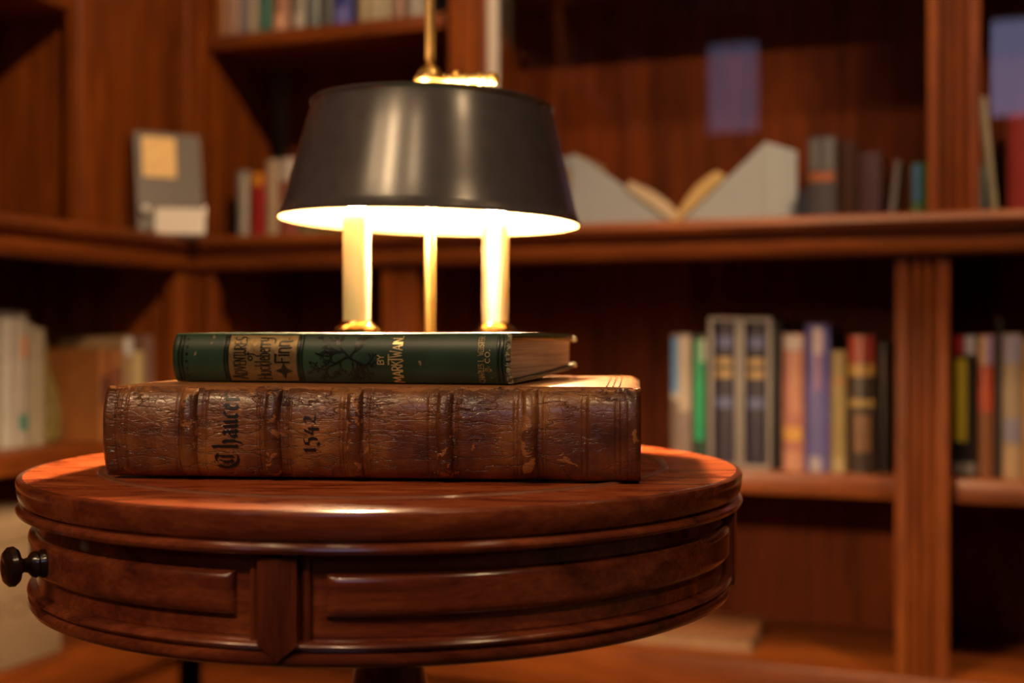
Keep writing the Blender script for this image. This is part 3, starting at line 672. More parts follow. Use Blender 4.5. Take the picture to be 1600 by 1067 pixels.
# ---------------------------------------------------------------- lettering (single stroke glyphs)
def arc(cx, cy, rx, ry, a0, a1, n=10): return [(cx+rx*math.cos(R(a0+(a1-a0)*i/n)), cy+ry*math.sin(R(a0+(a1-a0)*i/n))) for i in range(n+1)]
GL = {
 'A': (.62, [[(0, 0), (.31, 1), (.62, 0)], [(.1, .34), (.52, .34)]]),
 'B': (.5, [[(0, 0), (0, 1)] + arc(.2, .76, .27, .24, 90, -90, 6), [(.2, .52)] + arc(.22, .26, .28, .26, 90, -90, 6) + [(0, 0)]]),
 'C': (.55, [arc(.3, .5, .3, .5, 50, 310, 14)]),
 'D': (.5, [[(0, 0), (0, 1), (.15, 1)] + arc(.15, .5, .35, .5, 90, -90, 10) + [(0, 0)]]),
 'E': (.42, [[(.42, 1), (0, 1), (0, 0), (.42, 0)], [(0, .5), (.34, .5)]]),
 'F': (.42, [[(.42, 1), (0, 1), (0, 0)], [(0, .5), (.34, .5)]]),
 'H': (.5, [[(0, 0), (0, 1)], [(.5, 0), (.5, 1)], [(0, .5), (.5, .5)]]),
 'I': (.06, [[(.03, 0), (.03, 1)]]),
 'K': (.55, [[(0, 0), (0, 1)], [(.5, 1), (0, .42)], [(.16, .6), (.6, -.12)]]),
 'L': (.4, [[(0, 1), (0, 0), (.4, 0)]]),
 'M': (.7, [[(0, 0), (.08, 1), (.35, .25), (.62, 1), (.7, 0)]]),
 'N': (.5, [[(0, 0), (0, 1), (.5, 0), (.5, 1)]]),
 'O': (.6, [arc(.3, .5, .3, .5, 0, 360, 18)]),
 'R': (.52, [[(0, 0), (0, 1)] + arc(.2, .74, .28, .26, 90, -90, 7) + [(0, .48)], [(.2, .48), (.52, 0)]]),
 'S': (.48, [arc(.25, .74, .22, .26, 40, 240, 8) + arc(.23, .26, .24, .26, 60, -140, 8)]),
 'T': (.5, [[(0, 1), (.5, 1)], [(.25, 1), (.25, 0)]]),
 'U': (.5, [[(0, 1), (0, .3)] + arc(.25, .27, .25, .27, 180, 360, 8) + [(.5, 1)]]),
 'V': (.52, [[(0, 1), (.26, 0), (.52, 1)]]),
 'W': (.8, [[(0, 1), (.22, 0), (.4, .75), (.58, 0), (.8, 1)]]),
 'Y': (.5, [[(0, 1), (.25, .5), (.5, 1)], [(.25, .5), (.25, 0)]]),
 '.': (.1, [[(.03, 0), (.09, .0)]]),
 '&': (.6, [[(.6, 0), (.12, .72)] + arc(.27, .82, .16, .17, 200, -20, 8) + [(.08, .32)] + arc(.25, .2, .2, .2, 150, 300, 7) + [(.58, .42)]]),
 'o': (.42, [arc(.21, .28, .21, .28, 0, 360, 14)]),
 'f': (.34, [arc(.3, .85, .17, .2, 60, 180, 6) + [(.13, .0), (.02, -.35)], [(0, .55), (.3, .55)]]),
 'u': (.4, [[(0, .72), (0, .2)] + arc(.2, .18, .2, .2, 180, 360, 6) + [(.4, .72), (.4, 0)]]),
 'c': (.36, [arc(.2, .36, .2, .36, 50, 310, 10)]),
 'k': (.34, [[(0, 0), (0, 1.1)], [(.30, .72), (0, .34)], [(.08, .42), (.34, -.12)]]),
 'l': (.1, [[(.03, 0), (.03, 1.1)]]),
 'e': (.38, [[(0, .38), (.36, .40)] + arc(.19, .4, .18, .32, 0, 180, 7) + arc(.2, .32, .2, .32, 180, 310, 6)]),
 'b': (.4, [[(0, 1.0), (0, 0)] + arc(.18, .34, .2, .34, -90, 90, 8) + [(0, .68)]]),
 'r': (.3, [[(0, 0), (0, .72)], [(0, .5), (.12, .70), (.28, .72), (.30, .6)]]),
 'y': (.46, [[(0, .74), (.04, .3), (.22, .2), (.40, .34)], [(.42, .78), (.42, .0), (.30, -.25), (.0, -.33), (-.3, -.3)]]),
 'i': (.06, [[(.03, 0), (.03, .72)], [(.03, .90), (.03, .97)]]),
 'n': (.4, [[(0, 0), (0, .72)], [(0, .5)] + arc(.2, .5, .2, .22, 180, 0, 6) + [(.4, 0), (.45, -.15)]]),
}
def ribbons(mb, strokes, xf, width, nib=None):
    """strokes in glyph space, xf(gx,gy)->3D point on the surface; width in glyph units"""
    for st in strokes:
        pts = []
        for i in range(len(st)-1):
            (x0, y0), (x1, y1) = st[i], st[i+1]; L_ = math.hypot(x1-x0, y1-y0); n = max(1, int(L_/0.08))
            for k in range(n): pts.append((x0+(x1-x0)*k/n, y0+(y1-y0)*k/n))
        pts.append(st[-1])
        pr = None
        for i, (x, y) in enumerate(pts):
            if nib is None:
                a = pts[max(0, i-1)]; b = pts[min(len(pts)-1, i+1)]; dx, dy = b[0]-a[0], b[1]-a[1]; l = math.hypot(dx, dy) or 1
                nx, ny = -dy/l*width/2, dx/l*width/2
            else: nx, ny = math.cos(nib)*width/2, math.sin(nib)*width/2
            v = (mb.bm.verts.new(xf(x+nx, y+ny)), mb.bm.verts.new(xf(x-nx, y-ny)))
            if pr:
                try: mb.bm.faces.new([pr[0], v[0], v[1], pr[1]])
                except ValueError: pass
            pr = v
def write(mb, text, surf, xb, z0, z1, h, wd=.11, gap=.2, ups=None, glyphs=GL, nib=None, jit=None):
    """text climbs from z0 to z1; letters' tops point to -x; h = cap height in metres; surf(x,z)->point"""
    tot = sum(glyphs[c][0] if c != ' ' else .35 for c in text) + gap*(len(text)-1)
    k = (z1-z0)/tot; g = 0
    for i, c in enumerate(text):
        if c == ' ': g += .35+gap; continue
        wg, st = glyphs[c]
        hh = h*(ups[i] if ups else 1); gg = g
        def xf(gx, gy): return surf(xb-gy*hh, z0+(gg+gx)*k)
        sc = k/hh
        # keep stroke thickness even: express width in glyph-y units
        if nib is None:
            for s_ in st:
                pts = []
                for i2 in range(len(s_)-1):
                    (x0, y0), (x1, y1) = s_[i2], s_[i2+1]; n = max(1, int(math.hypot(x1-x0, y1-y0)/.1))
                    for q in range(n): pts.append(((x0+(x1-x0)*q/n)*k, (y0+(y1-y0)*q/n)*hh))
                pts.append((s_[-1][0]*k, s_[-1][1]*hh)); pr = None; W = wd*h
                for i2, (x, y) in enumerate(pts):
                    a = pts[max(0, i2-1)]; b = pts[min(len(pts)-1, i2+1)]; dx, dy = b[0]-a[0], b[1]-a[1]; l = math.hypot(dx, dy) or 1
                    nx, ny = -dy/l*W/2, dx/l*W/2
                    if i2 == 0: x -= dx/l*W/2; y -= dy/l*W/2
                    if i2 == len(pts)-1: x += dx/l*W/2; y += dy/l*W/2
                    v = (mb.bm.verts.new(surf(xb-(y+ny), z0+gg*k+x+nx)), mb.bm.verts.new(surf(xb-(y-ny), z0+gg*k+x-nx)))
                    if pr:
                        try: mb.bm.faces.new([pr[0], v[0], v[1], pr[1]])
                        except ValueError: pass
                    pr = v
        else: ribbons(mb, st, xf, wd, nib)
        g += wg+gap

# lettering on the carton
mb = MB()
def csurf(x, z): return (x, -.0006, z)
def wr_h(mb, text, x0, x1, z, h):
    def s(x, zz): return (x0+(zz), -.0006, z-x)
    write(mb, text, s, 0, 0, x1-x0, h, wd=.14)
wr_h(mb, 'TION', -.20, -.03, .085, .026)
o_ = mb.build('lettering', plain('brown_print', (0.10, 0.05, 0.03), .6), box_t, smooth=False)

# ---------------------------------------------------------------- drum table
TZ = 0.736; TC = Vector((-0.092, 0.935, 0)); TR = 0.26
tab = thing('drum_table', TC, 0, 'round red mahogany drum table with panelled drawers carrying the books and lamp', 'table')
surf = [(0, 0), (.1, 0), (.2, 0), (.2555, 0)]
MB().lathe([(r, z+TZ) for r, z in surf], n=192).build('table_top', M_tabtop, tab)
top = [(.2555, 0), (.2580, -.0003), (.2594, -.0011), (.2600, -.0024), (.2598, -.0080), (.2588, -.0125), (.2572, -.0158), (.2552, -.0166), (.2548, -.0176),
       (.2575, -.0180), (.2597, -.0198), (.2602, -.0212), (.2594, -.0232), (.2570, -.0247), (.2540, -.0252), (.240, -.0254), (.0, -.0254)]
MB().lathe([(r, z+TZ) for r, z in top], n=192).build('table_edge', M_tabdrum, tab, angle=28)
# shallow turned ring let into the top
MB().lathe([(.2005, TZ+.0001), (.2015, TZ+.0012), (.2040, TZ+.0017), (.2065, TZ+.0012), (.2075, TZ+.0001)], n=160).build('inlay_ring', plain('pale_inlay', (0.30, 0.10, 0.05), .3, coat=.5, var=.15, scale=60), tab)
mb = MB().lathe([(.2, TZ-.0256), (.2462, TZ-.0256), (.2462, TZ-.0722), (.2500, TZ-.0728), (.2522, TZ-.0740), (.2528, TZ-.0755), (.2518, TZ-.0770), (.2495, TZ-.0782),
     (.2500, TZ-.0790), (.2520, TZ-.0800), (.2526, TZ-.0830), (.2510, TZ-.0862), (.2470, TZ-.0880), (.2, TZ-.0885)], n=192)
mb.build('drum', M_tabdrum, tab, angle=40)
def pol(r, deg, z): t = R(deg-90); return (r*math.cos(t), r*math.sin(t), z)   # deg measured from the front towards the right
posts = [-8.3, 81.7, 171.7, 261.7]
def panel(parent, d0, d1):
    # raised and fielded panel: frame of arris lines then a rounded field
    zt, zb = TZ-.0345, TZ-.0603; r0 = .2466
    dz = [0, .0005, .0016, .0034, .0060]; dr = [0, .0022, .0044, .0058, .0064]
    na = 40
    cols = []
    dd = lambda s: s/r0*180/PI
    us = [d0+dd(s) for s in dz] + [d0+dd(.0075)+(d1-d0-2*dd(.0075))*i/na for i in range(na+1)] + [d1-dd(s) for s in reversed(dz)]
    vs = [zb+s for s in dz] + [zb+.0085, (zb+zt)/2, zt-.0085] + [zt-s for s in reversed(dz)]
    def hgt(s):
        if s <= 0: return 0
        for i in range(4):
            if s <= dz[i+1]: return dr[i]+(dr[i+1]-dr[i])*(s-dz[i])/(dz[i+1]-dz[i])
        return dr[-1]
    mb = MB(); V = []
    for u in us:
        V.append([mb.bm.verts.new(pol(r0-.0008+min(hgt(min((u-d0), (d1-u))*PI/180*r0), hgt(min(v-zb, zt-v))), u, v)) for v in vs])
    for i in range(len(us)-1):
        for j in range(len(vs)-1): mb.bm.faces.new([V[i][j], V[i+1][j], V[i+1][j+1], V[i][j+1]])
    return mb.build('raised_panel', M_tabdrum, parent, angle=30)
def curved_slab(mb, d0, d1, z0, z1, r0, r1, n=48):
    V = []
    for i in range(n+1):
        u = d0+(d1-d0)*i/n
        V.append([mb.bm.verts.new(pol(r, u, z)) for r, z in ((r0, z0), (r1-.0006, z0), (r1, z0+.0006), (r1, z1-.0006), (r1-.0006, z1), (r0, z1))])
    for i in range(n):
        for j in range(6): mb.bm.faces.new([V[i][j], V[i+1][j], V[i+1][(j+1) % 6], V[i][(j+1) % 6]])
    mb.bm.faces.new(V[0]); mb.bm.faces.new(V[-1][::-1])
for i, pdeg in enumerate(posts):
    # flat post running down to a point, with a slim bead either side
    mb = MB(); w0 = 2.7
    dpt = lambda r, u, z: pol(r, pdeg+u, z)
    outl = [(-w0, TZ-.0262), (-w0, TZ-.0745), (0, TZ-.0842), (w0, TZ-.0745), (w0, TZ-.0262)]
    a = [mb.bm.verts.new(dpt(.2465, u, z)) for u, z in outl]; b = [mb.bm.verts.new(dpt(.2545, u*.93, z+(.0006 if z < TZ-.08 else 0))) for u, z in outl]
    mid_t = mb.bm.verts.new(dpt(.2562, 0, TZ-.0262)); mid_b = mb.bm.verts.new(dpt(.2562, 0, TZ-.0745))
    mb.bm.faces.new([b[0], b[1], mid_b, mid_t]); mb.bm.faces.new([mid_t, mid_b, b[3], b[4]])
    mb.bm.faces.new([b[1], b[2], mid_b]); mb.bm.faces.new([mid_b, b[2], b[3]])
    for k in range(4): mb.bm.faces.new([a[k], a[k+1], b[k+1], b[k]])
    mb.bm.faces.new([a[0], b[0], mid_t, b[4], a[4]])
    st = mb.build('stile', M_tabpost, tab, angle=20)
    for sg in (-1, 1):
        MB().tube([pol(.2482, pdeg+sg*3.5, TZ-.0262), pol(.2482, pdeg+sg*3.5, TZ-.0735)], .0022, n=10).build('bead', M_tabpost, st)
    d0, d1 = pdeg+4.1, pdeg+85.9
    dw = MB(); curved_slab(dw, d0, d1, TZ-.0715, TZ-.0268, .2445, .2468); dr_ = dw.build('drawer', M_tabdrum, tab, angle=30)
    panel(dr_, pdeg+5.8, pdeg+84.0)
    if i in (1, 3):
        kd = -53 if i == 3 else 127
        c = Vector(pol(.252, kd, TZ-.0472)); out = Vector(pol(1, kd, 0)); M_ = out.to_track_quat('Z', 'Y').to_matrix()
        MB().lathe([(0, -.002), (.0085, -.002), (.0092, .001), (.0085, .003), (.0078, .0045), (.0085, .006), (.0075, .009), (.0048, .0115), (.0042, .0145), (.0058, .0170), (.0105, .0185),
                    (.0125, .0215), (.0122, .0250), (.0095, .0280), (.005, .0293), (0, .0297)], n=36, c=c, mat=M_ @ Matrix.Diagonal((1.0, 1.0, .86))).build('knob', M_knob, dr_)
# pedestal
ped = [(0, TZ-.0885), (.05, TZ-.0885), (.05, TZ-.098), (.036, TZ-.108), (.024, TZ-.118), (.024, TZ-.14), (.030, TZ-.17), (.026, TZ-.2), (.020, TZ-.25), (.026, TZ-.34), (.040, TZ-.40), (.045, TZ-.43), (.034, TZ-.46), (.028, TZ-.47), (.044, TZ-.485), (.046, TZ-.53), (.02, TZ-.55), (0, TZ-.55)]
MB().lathe(ped, n=48).build('pedestal', M_tabpost, tab)
for k in range(4):
    th = R(45+90*k); c, s = math.cos(th), math.sin(th)
    pts = [(c*r, s*r, z) for r, z in ((.03, .235), (.07, .25), (.12, .22), (.17, .14), (.21, .07), (.245, .045))]
    lg = MB().tube(pts, [.022, .021, .018, .015, .012, .011], n=14).build('leg', M_tabpost, tab)
    MB().lathe([(0, 0), (.012, .0), (.016, .006), (.016, .022), (.011, .030), (.011, .05), (0, .05)], n=20, c=(c*.25, s*.25, 0)).build('brass_foot', M_brass, lg)

# ---------------------------------------------------------------- the large leather book
pR = Vector((0.0825, 0.800)); pL = Vector((-0.2712, 0.834)); dv = (pL-pR); LC = dv.length
angC = math.atan2(pR.y-pL.y, pR.x-pL.x)
HC = 0.0597; WC = 0.240
ch = thing('leather_book', (pL.x, pL.y, TZ+.0022), angC, 'large worn brown leather book with raised bands lying on the drum table', 'book')
def xC(px):
    k = (px-800)/F; s = (pR.x - k*pR.y)/(dv.x/LC*-1 + k*dv.y/LC)  # distance from right end
    return LC - s
bands_px = [301, 430, 557, 697, 829]
bx = [xC(p) for p in bands_px]
groove = [xC(p) for p in (188, 194, 204, 282, 286, 322, 327, 408, 412, 448, 453, 458, 536, 540, 578, 583, 672, 676, 716, 721, 806, 810, 850, 855, 911, 919, 963, 971, 982)]
def lean_noise(x, z): return 0.0004*math.sin(x*55+z*90)+0.0003*math.sin(x*131-z*60)
def spineC(x, v, off=0.0):
    """v 0..1 up the spine -> point; gentle round back with grooves"""
    z = HC*v; q = 2*v-1
    y = -0.0078*(1-abs(q)**2.6) + 0.0035*abs(q)**14
    y += lean_noise(x, z)
    g = min(abs(x-gx) for gx in groove)
    if g < .0010: y += 0.0008*(1-g/.0010)
    for b in bx:
        d = abs(x-b)
        if d < .0085: y += 0.0006*(1-d/.0085)
    if v > .96: z -= 0.0006*abs(math.sin(x*210))*(v-.96)/.04
    return Vector((x, y-off, z))
def spine_mesh():
    mb = MB(); nx, nz = 560, 30
    V = []
    for i in range(nx+1):
        x = LC*i/nx
        ed = min(x, LC-x); shrink = 0
        col = []
        for j in range(nz+1):
            v = 0.5-0.5*math.cos(PI*j/nz); p = spineC(x, v)
            if ed < .004: p.y += (.004-ed)**2/.004*.9
            col.append(mb.bm.verts.new(p))
        # return behind to meet the boards
        col.append(mb.bm.verts.new((x, .014, HC-.0003))); col.insert(0, mb.bm.verts.new((x, .014, .0003)))
        V.append(col)
    for i in range(nx):
        for j in range(len(V[0])-1): mb.bm.faces.new([V[i][j], V[i+1][j], V[i+1][j+1], V[i][j+1]])
    mb.bm.faces.new(V[0][::-1]); mb.bm.faces.new(V[-1])
    return mb.build('spine', M_leather, ch, angle=60)
spC = spine_mesh()
for b in bx:
    mb = MB()
    def fn(u, v):
        t = u*PI; xo = -math.cos(t)*.0054; hgt = math.sin(t)**.8*.0060
        vv = .012+.972*v; tp = min(1, min(vv, 1-vv)/.05)
        return spineC(b+xo+0.0004*math.sin(vv*9+b*50), vv, -0.0010+hgt*(.35+.65*tp)*(1+.03*math.sin(vv*31+b*99)))
    mb.grid(fn, 14, 44); mb.build('raised_band', M_band, spC, angle=80)
# boards
def board(z0, z1, dome, nm='cover_board'):
    mb = MB(); nx, ny = 60, 30
    def zz(x, y):
        e = min(x, LC-x, WC-y); e = max(0, e)
        return dome*(1-math.exp(-e/.012)) - (dome*.0 if e > .006 else .0022*(1-e/.006)**2)
    def f(u, v, topf):
        x = LC*u; y = .004+(WC-.004)*v
        # rounded back corners
        cr = .02
        if y > WC-cr:
            if x < cr: 
                t = (y-(WC-cr))/cr; x = max(x, cr*(1-math.sqrt(max(0, 1-t*t)))*.9)
            if x > LC-cr:
                t = (y-(WC-cr))/cr; x = min(x, LC-cr*(1-math.sqrt(max(0, 1-t*t)))*.9)
        if topf: return Vector((x, y, z1+zz(LC*u, y)))
        return Vector((x, y, z0))
    T_ = [[mb.bm.verts.new(f(i/nx, j/ny, True)) for j in range(ny+1)] for i in range(nx+1)]
    B_ = [[mb.bm.verts.new(f(i/nx, j/ny, False)) for j in range(ny+1)] for i in range(nx+1)]
    for i in range(nx):
        for j in range(ny):
            mb.bm.faces.new([T_[i][j], T_[i+1][j], T_[i+1][j+1], T_[i][j+1]]); mb.bm.faces.new([B_[i][j], B_[i][j+1], B_[i+1][j+1], B_[i+1][j]])
    for i in range(nx):
        mb.bm.faces.new([T_[i][0], B_[i][0], B_[i+1][0], T_[i+1][0]]); mb.bm.faces.new([T_[i][ny], T_[i+1][ny], B_[i+1][ny], B_[i][ny]])
    for j in range(ny):
        mb.bm.faces.new([T_[0][j], T_[0][j+1], B_[0][j+1], B_[0][j]]); mb.bm.faces.new([T_[nx][j], B_[nx][j], B_[nx][j+1], T_[nx][j+1]])
    return mb.build(nm, M_board, ch, angle=50)
bt_ = board(HC-.0050, HC-.0002, 0.0008)
# tooled double rules across the top board near its right end
for px_ in (952, 962, 972):
    x = xC(px_)-.002
    MB().tube([(x, .008+.22*i/20, HC+.0006) for i in range(21)], .0005, n=6).build('tooled_rule', M_band, bt_)
bb = board(0.0, .0050, 0.0)
MB().box(.005, LC-.005, .010, WC-.006, .0052, HC-.0052).build('page_block', pages_mat('old_page_edges', (0.16, 0.09, 0.05), (0.34, 0.22, 0.13), 700), ch, smooth=False)

# blackletter title with a broad nib
BL = {
 'C': (.95, [arc(.50, .48, .46, .50, 75, 300, 16), [(.42, .80), (.30, .62), (.33, .30), (.40, .2)], [(.55, .95), (.72, .86), (.86, .98)], [(.60, .80), (.60, .18)], [(.0, .5), (.08, .9), (.22, 1.02)]]),
 'h': (.46, [[(.05, 1.12), (.10, 1.0), (.10, .05), (.16, .0)], [(.10, .52), (.28, .66), (.38, .52), (.38, .08), (.26, -.22)]]),
 'a': (.44, [[(.04, .52), (.18, .64), (.32, .56), (.32, .08), (.40, .0)], [(.32, .38), (.12, .34), (.06, .18), (.14, .02), (.32, .12)]]),
 'u': (.44, [[(.02, .62), (.08, .56), (.08, .08), (.18, .0), (.32, .12)], [(.30, .62), (.32, .56), (.32, .08), (.40, .0)]]),
 'c': (.34, [[(.30, .54), (.18, .64), (.06, .50), (.06, .12), (.18, .0), (.30, .08)]]),
 'e': (.36, [[(.06, .34), (.26, .40), (.26, .54), (.16, .64), (.06, .50), (.06, .12), (.18, .0), (.32, .08)]]),
 'r': (.34, [[(.0, .56), (.10, .62), (.10, .05), (.16, .0)], [(.10, .48), (.20, .62), (.32, .56)]]),
 '1': (.26, [[(.02, .52), (.12, .66), (.12, .02)], [(.02, .0), (.22, .02)]]),
 '5': (.42, [[(.32, .64), (.10, .62), (.08, .36), (.26, .38), (.34, .20), (.30, -.12), (.12, -.24), (.02, -.12)]]),
 '4': (.44, [[(.24, .64), (.04, .16), (.40, .16)], [(.28, .40), (.28, -.2)]]),
 '2': (.42, [[(.04, .50), (.16, .66), (.30, .54), (.26, .30), (.04, .04), (.20, .06), (.36, .0)]]),
}
def surfC(x, z): return spineC(x, max(0.01, min(.99, z/HC)), .00045)
def vC(y): return HC*(756-y)/(756-612)
mb = MB(); write(mb, 'Chaucer', surfC, xC(377), vC(740), vC(624), (xC(377)-xC(342)), wd=.17, gap=.07, glyphs=BL, nib=R(38)); mb.build('title_lettering', M_ink, spC, smooth=False)
mb = MB(); write(mb, '1542', surfC, xC(498), vC(714), vC(655), (xC(501)-xC(473)), wd=.15, gap=.08, glyphs=BL, nib=R(30)); mb.build('date_lettering', M_ink, spC, smooth=False)

# ---------------------------------------------------------------- the green cloth book
PHI = R(15.2); LH = 0.248; HH = 0.0342; WH_ = 0.200
hR_ = Vector((-0.001, 0.830)); hL_ = hR_ + Vector((-math.cos(PHI), math.sin(PHI)))*LH
ZH = TZ+.0022+HC+.0012
hk = thing('green_book', (hL_.x, hL_.y, ZH), -PHI, 'green cloth book with gilt title lying on top of the leather book', 'book')
def xH(px):
    k = (px-800)/F; s = (hR_.x - k*hR_.y)/(math.cos(PHI) + k*math.sin(PHI)); return LH - s
def spineH(x, v, off=0.0):
    q = 2*v-1; z = HH*v; y = -0.0060*(1-abs(q)**2.4)
    if abs(q) > .93: y += .0012*((abs(q)-.93)/.07)**2
    return Vector((x, y-off, z))
def vH(y): return (605-y)/(605-524.5)*HH
def hsurf(off): return lambda x, z: spineH(x, max(.005, min(.995, z/HH)), off)
gr = [xH(p) for p in (286, 291, 357, 361, 473, 477, 782, 788)]
def h_spine():
    mb = MB(); nx, nz = 420, 26; V = []
    for i in range(nx+1):
        x = LH*i/nx; col = []
        g = min(abs(x-a) for a in gr); gd = .0006*(1-g/.0009) if g < .0009 else 0
        ed = min(x, LH-x)
        for j in range(nz+1):
            v = .5-.5*math.cos(PI*j/nz); p = spineH(x, v, -gd)
            if ed < .002: p.y += (.002-ed)*.5
            col.append(p)
        inner = [Vector((p.x, min(.006, p.y+.0014), min(HH-.0012, max(.0012, p.z)))) for p in reversed(col)]
        back_t = [Vector((x, .006, HH)), Vector((x, .006, HH-.0026))]; back_b = [Vector((x, .006, .0026)), Vector((x, .006, 0))]
        V.append([mb.bm.verts.new(p) for p in col+back_t+inner+back_b])
    m = len(V[0])
    for i in range(nx):
        for j in range(m): mb.bm.faces.new([V[i][j], V[i+1][j], V[i+1][(j+1) % m], V[i][(j+1) % m]])
    for c_, rev in ((V[0], 0), (V[-1], 1)):
        for j in range(nz):
            q = [c_[j], c_[j+1], c_[nz+2+nz-j-0], c_[nz+2+nz-j+1]] if False else None
        f = mb.bm.faces.new(c_ if rev else c_[::-1]); bmesh.ops.triangulate(mb.bm, faces=[f])
    return mb.build('spine', M_cloth, hk, angle=60)
spH = h_spine()
# boards: the upper level, the lower rising towards the fore edge
def h_board(zf, nm, warp):
    mb = MB(); nx, ny = 40, 24; th = .0028
    def f(u, v, s):
        x = LH*u; y = .0045+(WH_-.0045)*v; z = zf(v) + s*th
        e = min(x, LH-x)
        if v > .9: z += warp*((v-.9)/.1)**2*(1 if u > .5 else .4)
        if v > .96 and e < .008: y -= (1-e/.008)*.002
        return Vector((x, y, z))
    G_ = [[[mb.bm.verts.new(f(i/nx, j/ny, s)) for j in range(ny+1)] for i in range(nx+1)] for s in (0, 1)]
    for i in range(nx):
        for j in range(ny):
            mb.bm.faces.new([G_[1][i][j], G_[1][i+1][j], G_[1][i+1][j+1], G_[1][i][j+1]]); mb.bm.faces.new([G_[0][i][j], G_[0][i][j+1], G_[0][i+1][j+1], G_[0][i+1][j]])
    for i in range(nx):
        for j in (0, ny): mb.bm.faces.new([G_[0][i][j], G_[0][i+1][j], G_[1][i+1][j], G_[1][i][j]])
    for j in range(ny):
        for i in (0, nx): mb.bm.faces.new([G_[0][i][j], G_[0][i][j+1], G_[1][i][j+1], G_[1][i][j]])
    bmesh.ops.recalc_face_normals(mb.bm, faces=mb.bm.faces)
    bmesh.ops.bevel(mb.bm, geom=[e for e in mb.bm.edges if e.calc_face_angle(0) > 1.2], offset=.0007, segments=2, affect='EDGES')
    return mb.build(nm, M_cloth, hk, angle=50)
up = h_board(lambda v: HH-.0029+.0010*math.sin(PI*min(1, v*1.2))*0.6, 'cover_board', -.0028)
lo_ = h_board(lambda v: .0001+.0062*v**1.3, 'cover_board', .0012)
# frayed corners and spine end
def fray(mb, c, r, n=14, seed=0):
    rnd = random.Random(seed)
    for _ in range(n):
        d = Vector((rnd.uniform(-1, 1), rnd.uniform(-1, 1), rnd.uniform(-1, 1)))*r
        mb.lathe([(r*.42*math.sin(PI*i/6)*(1+.3*rnd.random()), -r*.42*math.cos(PI*i/6)) for i in range(7)], n=8, c=Vector(c)+d*.6)
mb = MB(); fray(mb, (LH-.001, WH_-.001, HH-.004), .0026, 12, 1); mb.build('frayed_corner', M_fray, up)
mb = MB(); fray(mb, (LH-.001, WH_-.001, .0094), .0026, 12, 2); mb.build('frayed_corner', M_fray, lo_)
mb = MB()
rnd = random.Random(5); pts = [spineH(LH-.0004, .03+.94*i/40) + Vector((rnd.uniform(-.0002, .0006), rnd.uniform(-.0002, .0010)+.0008, 0)) for i in range(41)]
mb.tube(pts, [.0016+.0007*rnd.random() for _ in pts], n=8); mb.build('frayed_spine_end', M_fray, spH)
# page block, thinner at the fore edge, with a slightly hollow end
def h_pages():
    mb = MB(); nx, ny, nz = 2, 26, 14
    def P(x, v, w_):
        y = .0055 + (WH_-.0135)*v; zb = .0033+.0064*v**1.3; zt = HH-.0036-.0016*(1-min(1, v*6)) - .0026*v
        arch = -.0035*(1-(2*w_-1)**2)*(1-v)   # rounded back
        return Vector((x, y+arch+(.0016*(2*w_-1)**2 if v > .5 else 0), zb+(zt-zb)*w_))
    for x in (.0035, LH-.0032):
        V = [[mb.bm.verts.new(P(x, j/ny, k/nz)) for k in range(nz+1)] for j in range(ny+1)]
        for j in range(ny):
            for k in range(nz): mb.bm.faces.new([V[j][k], V[j+1][k], V[j+1][k+1], V[j][k+1]])
        if x < .1: A_ = V
    for j in range(ny):
        for k in (0, nz): mb.bm.faces.new([A_[j][k], A_[j+1][k], V[j+1][k], V[j][k]])
    for k in range(nz):
        for j in (0, ny): mb.bm.faces.new([A_[j][k], A_[j][k+1], V[j][k+1], V[j][k]])
    return mb.build('page_block', M_pages, hk, angle=60)
h_pages()
# a few lifted leaves lines on the end
# gilt title panel
mb = MB(); s_ = hsurf(.0003); xa, xb_ = xH(364), xH(469); za, zb_ = .0012, vH(528)
mb.grid(lambda u, v: s_(xa+(xb_-xa)*u, za+(zb_-za)*v), 30, 24); gp = mb.build('gilt_panel', M_gilt, spH, angle=80)
s2 = hsurf(.00055)
mb = MB()
write(mb, 'ADVENTURES', s2, xH(390.5), vH(599), vH(531), xH(391)-xH(373), wd=.085, gap=.2, ups=[1.3]+[1]*8+[1.0])
write(mb, 'of', s2, xH(401), vH(569), vH(555), xH(401)-xH(389), wd=.14, gap=.1)
write(mb, 'Huckleberry', s2, xH(428), vH(599), vH(532), (xH(428)-xH(407)), wd=.075, gap=.22)
write(mb, 'Finn', s2, xH(457.5), vH(572), vH(538), xH(457.5)-xH(436), wd=.11, gap=.22)
# bar across the F, dot, star
for x0, x1, y0, y1 in ((435, 438, 572, 558), (454.5, 456.5, 535, 533)):
    mb.grid(lambda u, v: s2(xH(x0)+(xH(x1)-xH(x0))*u, vH(y0)+(vH(y1)-vH(y0))*v), 1, 4)
def star(mb, cx, cz, rx, rz, inner=.22):
    c = mb.bm.verts.new(s2(cx, cz)); ring = []
    for k in range(8):
        t = k*PI/4; r_ = 1 if k % 2 == 0 else inner*1.4
        ring.append(mb.bm.verts.new(s2(cx+rx*r_*math.cos(t), cz+rz*r_*math.sin(t))))
    for k in range(8): mb.bm.faces.new([c, ring[k], ring[(k+1) % 8]])
star(mb, xH(449), vH(586), xH(463)-xH(449), vH(572)-vH(586), .30)
mb.build('title_lettering', M_emboss, gp, smooth=False)
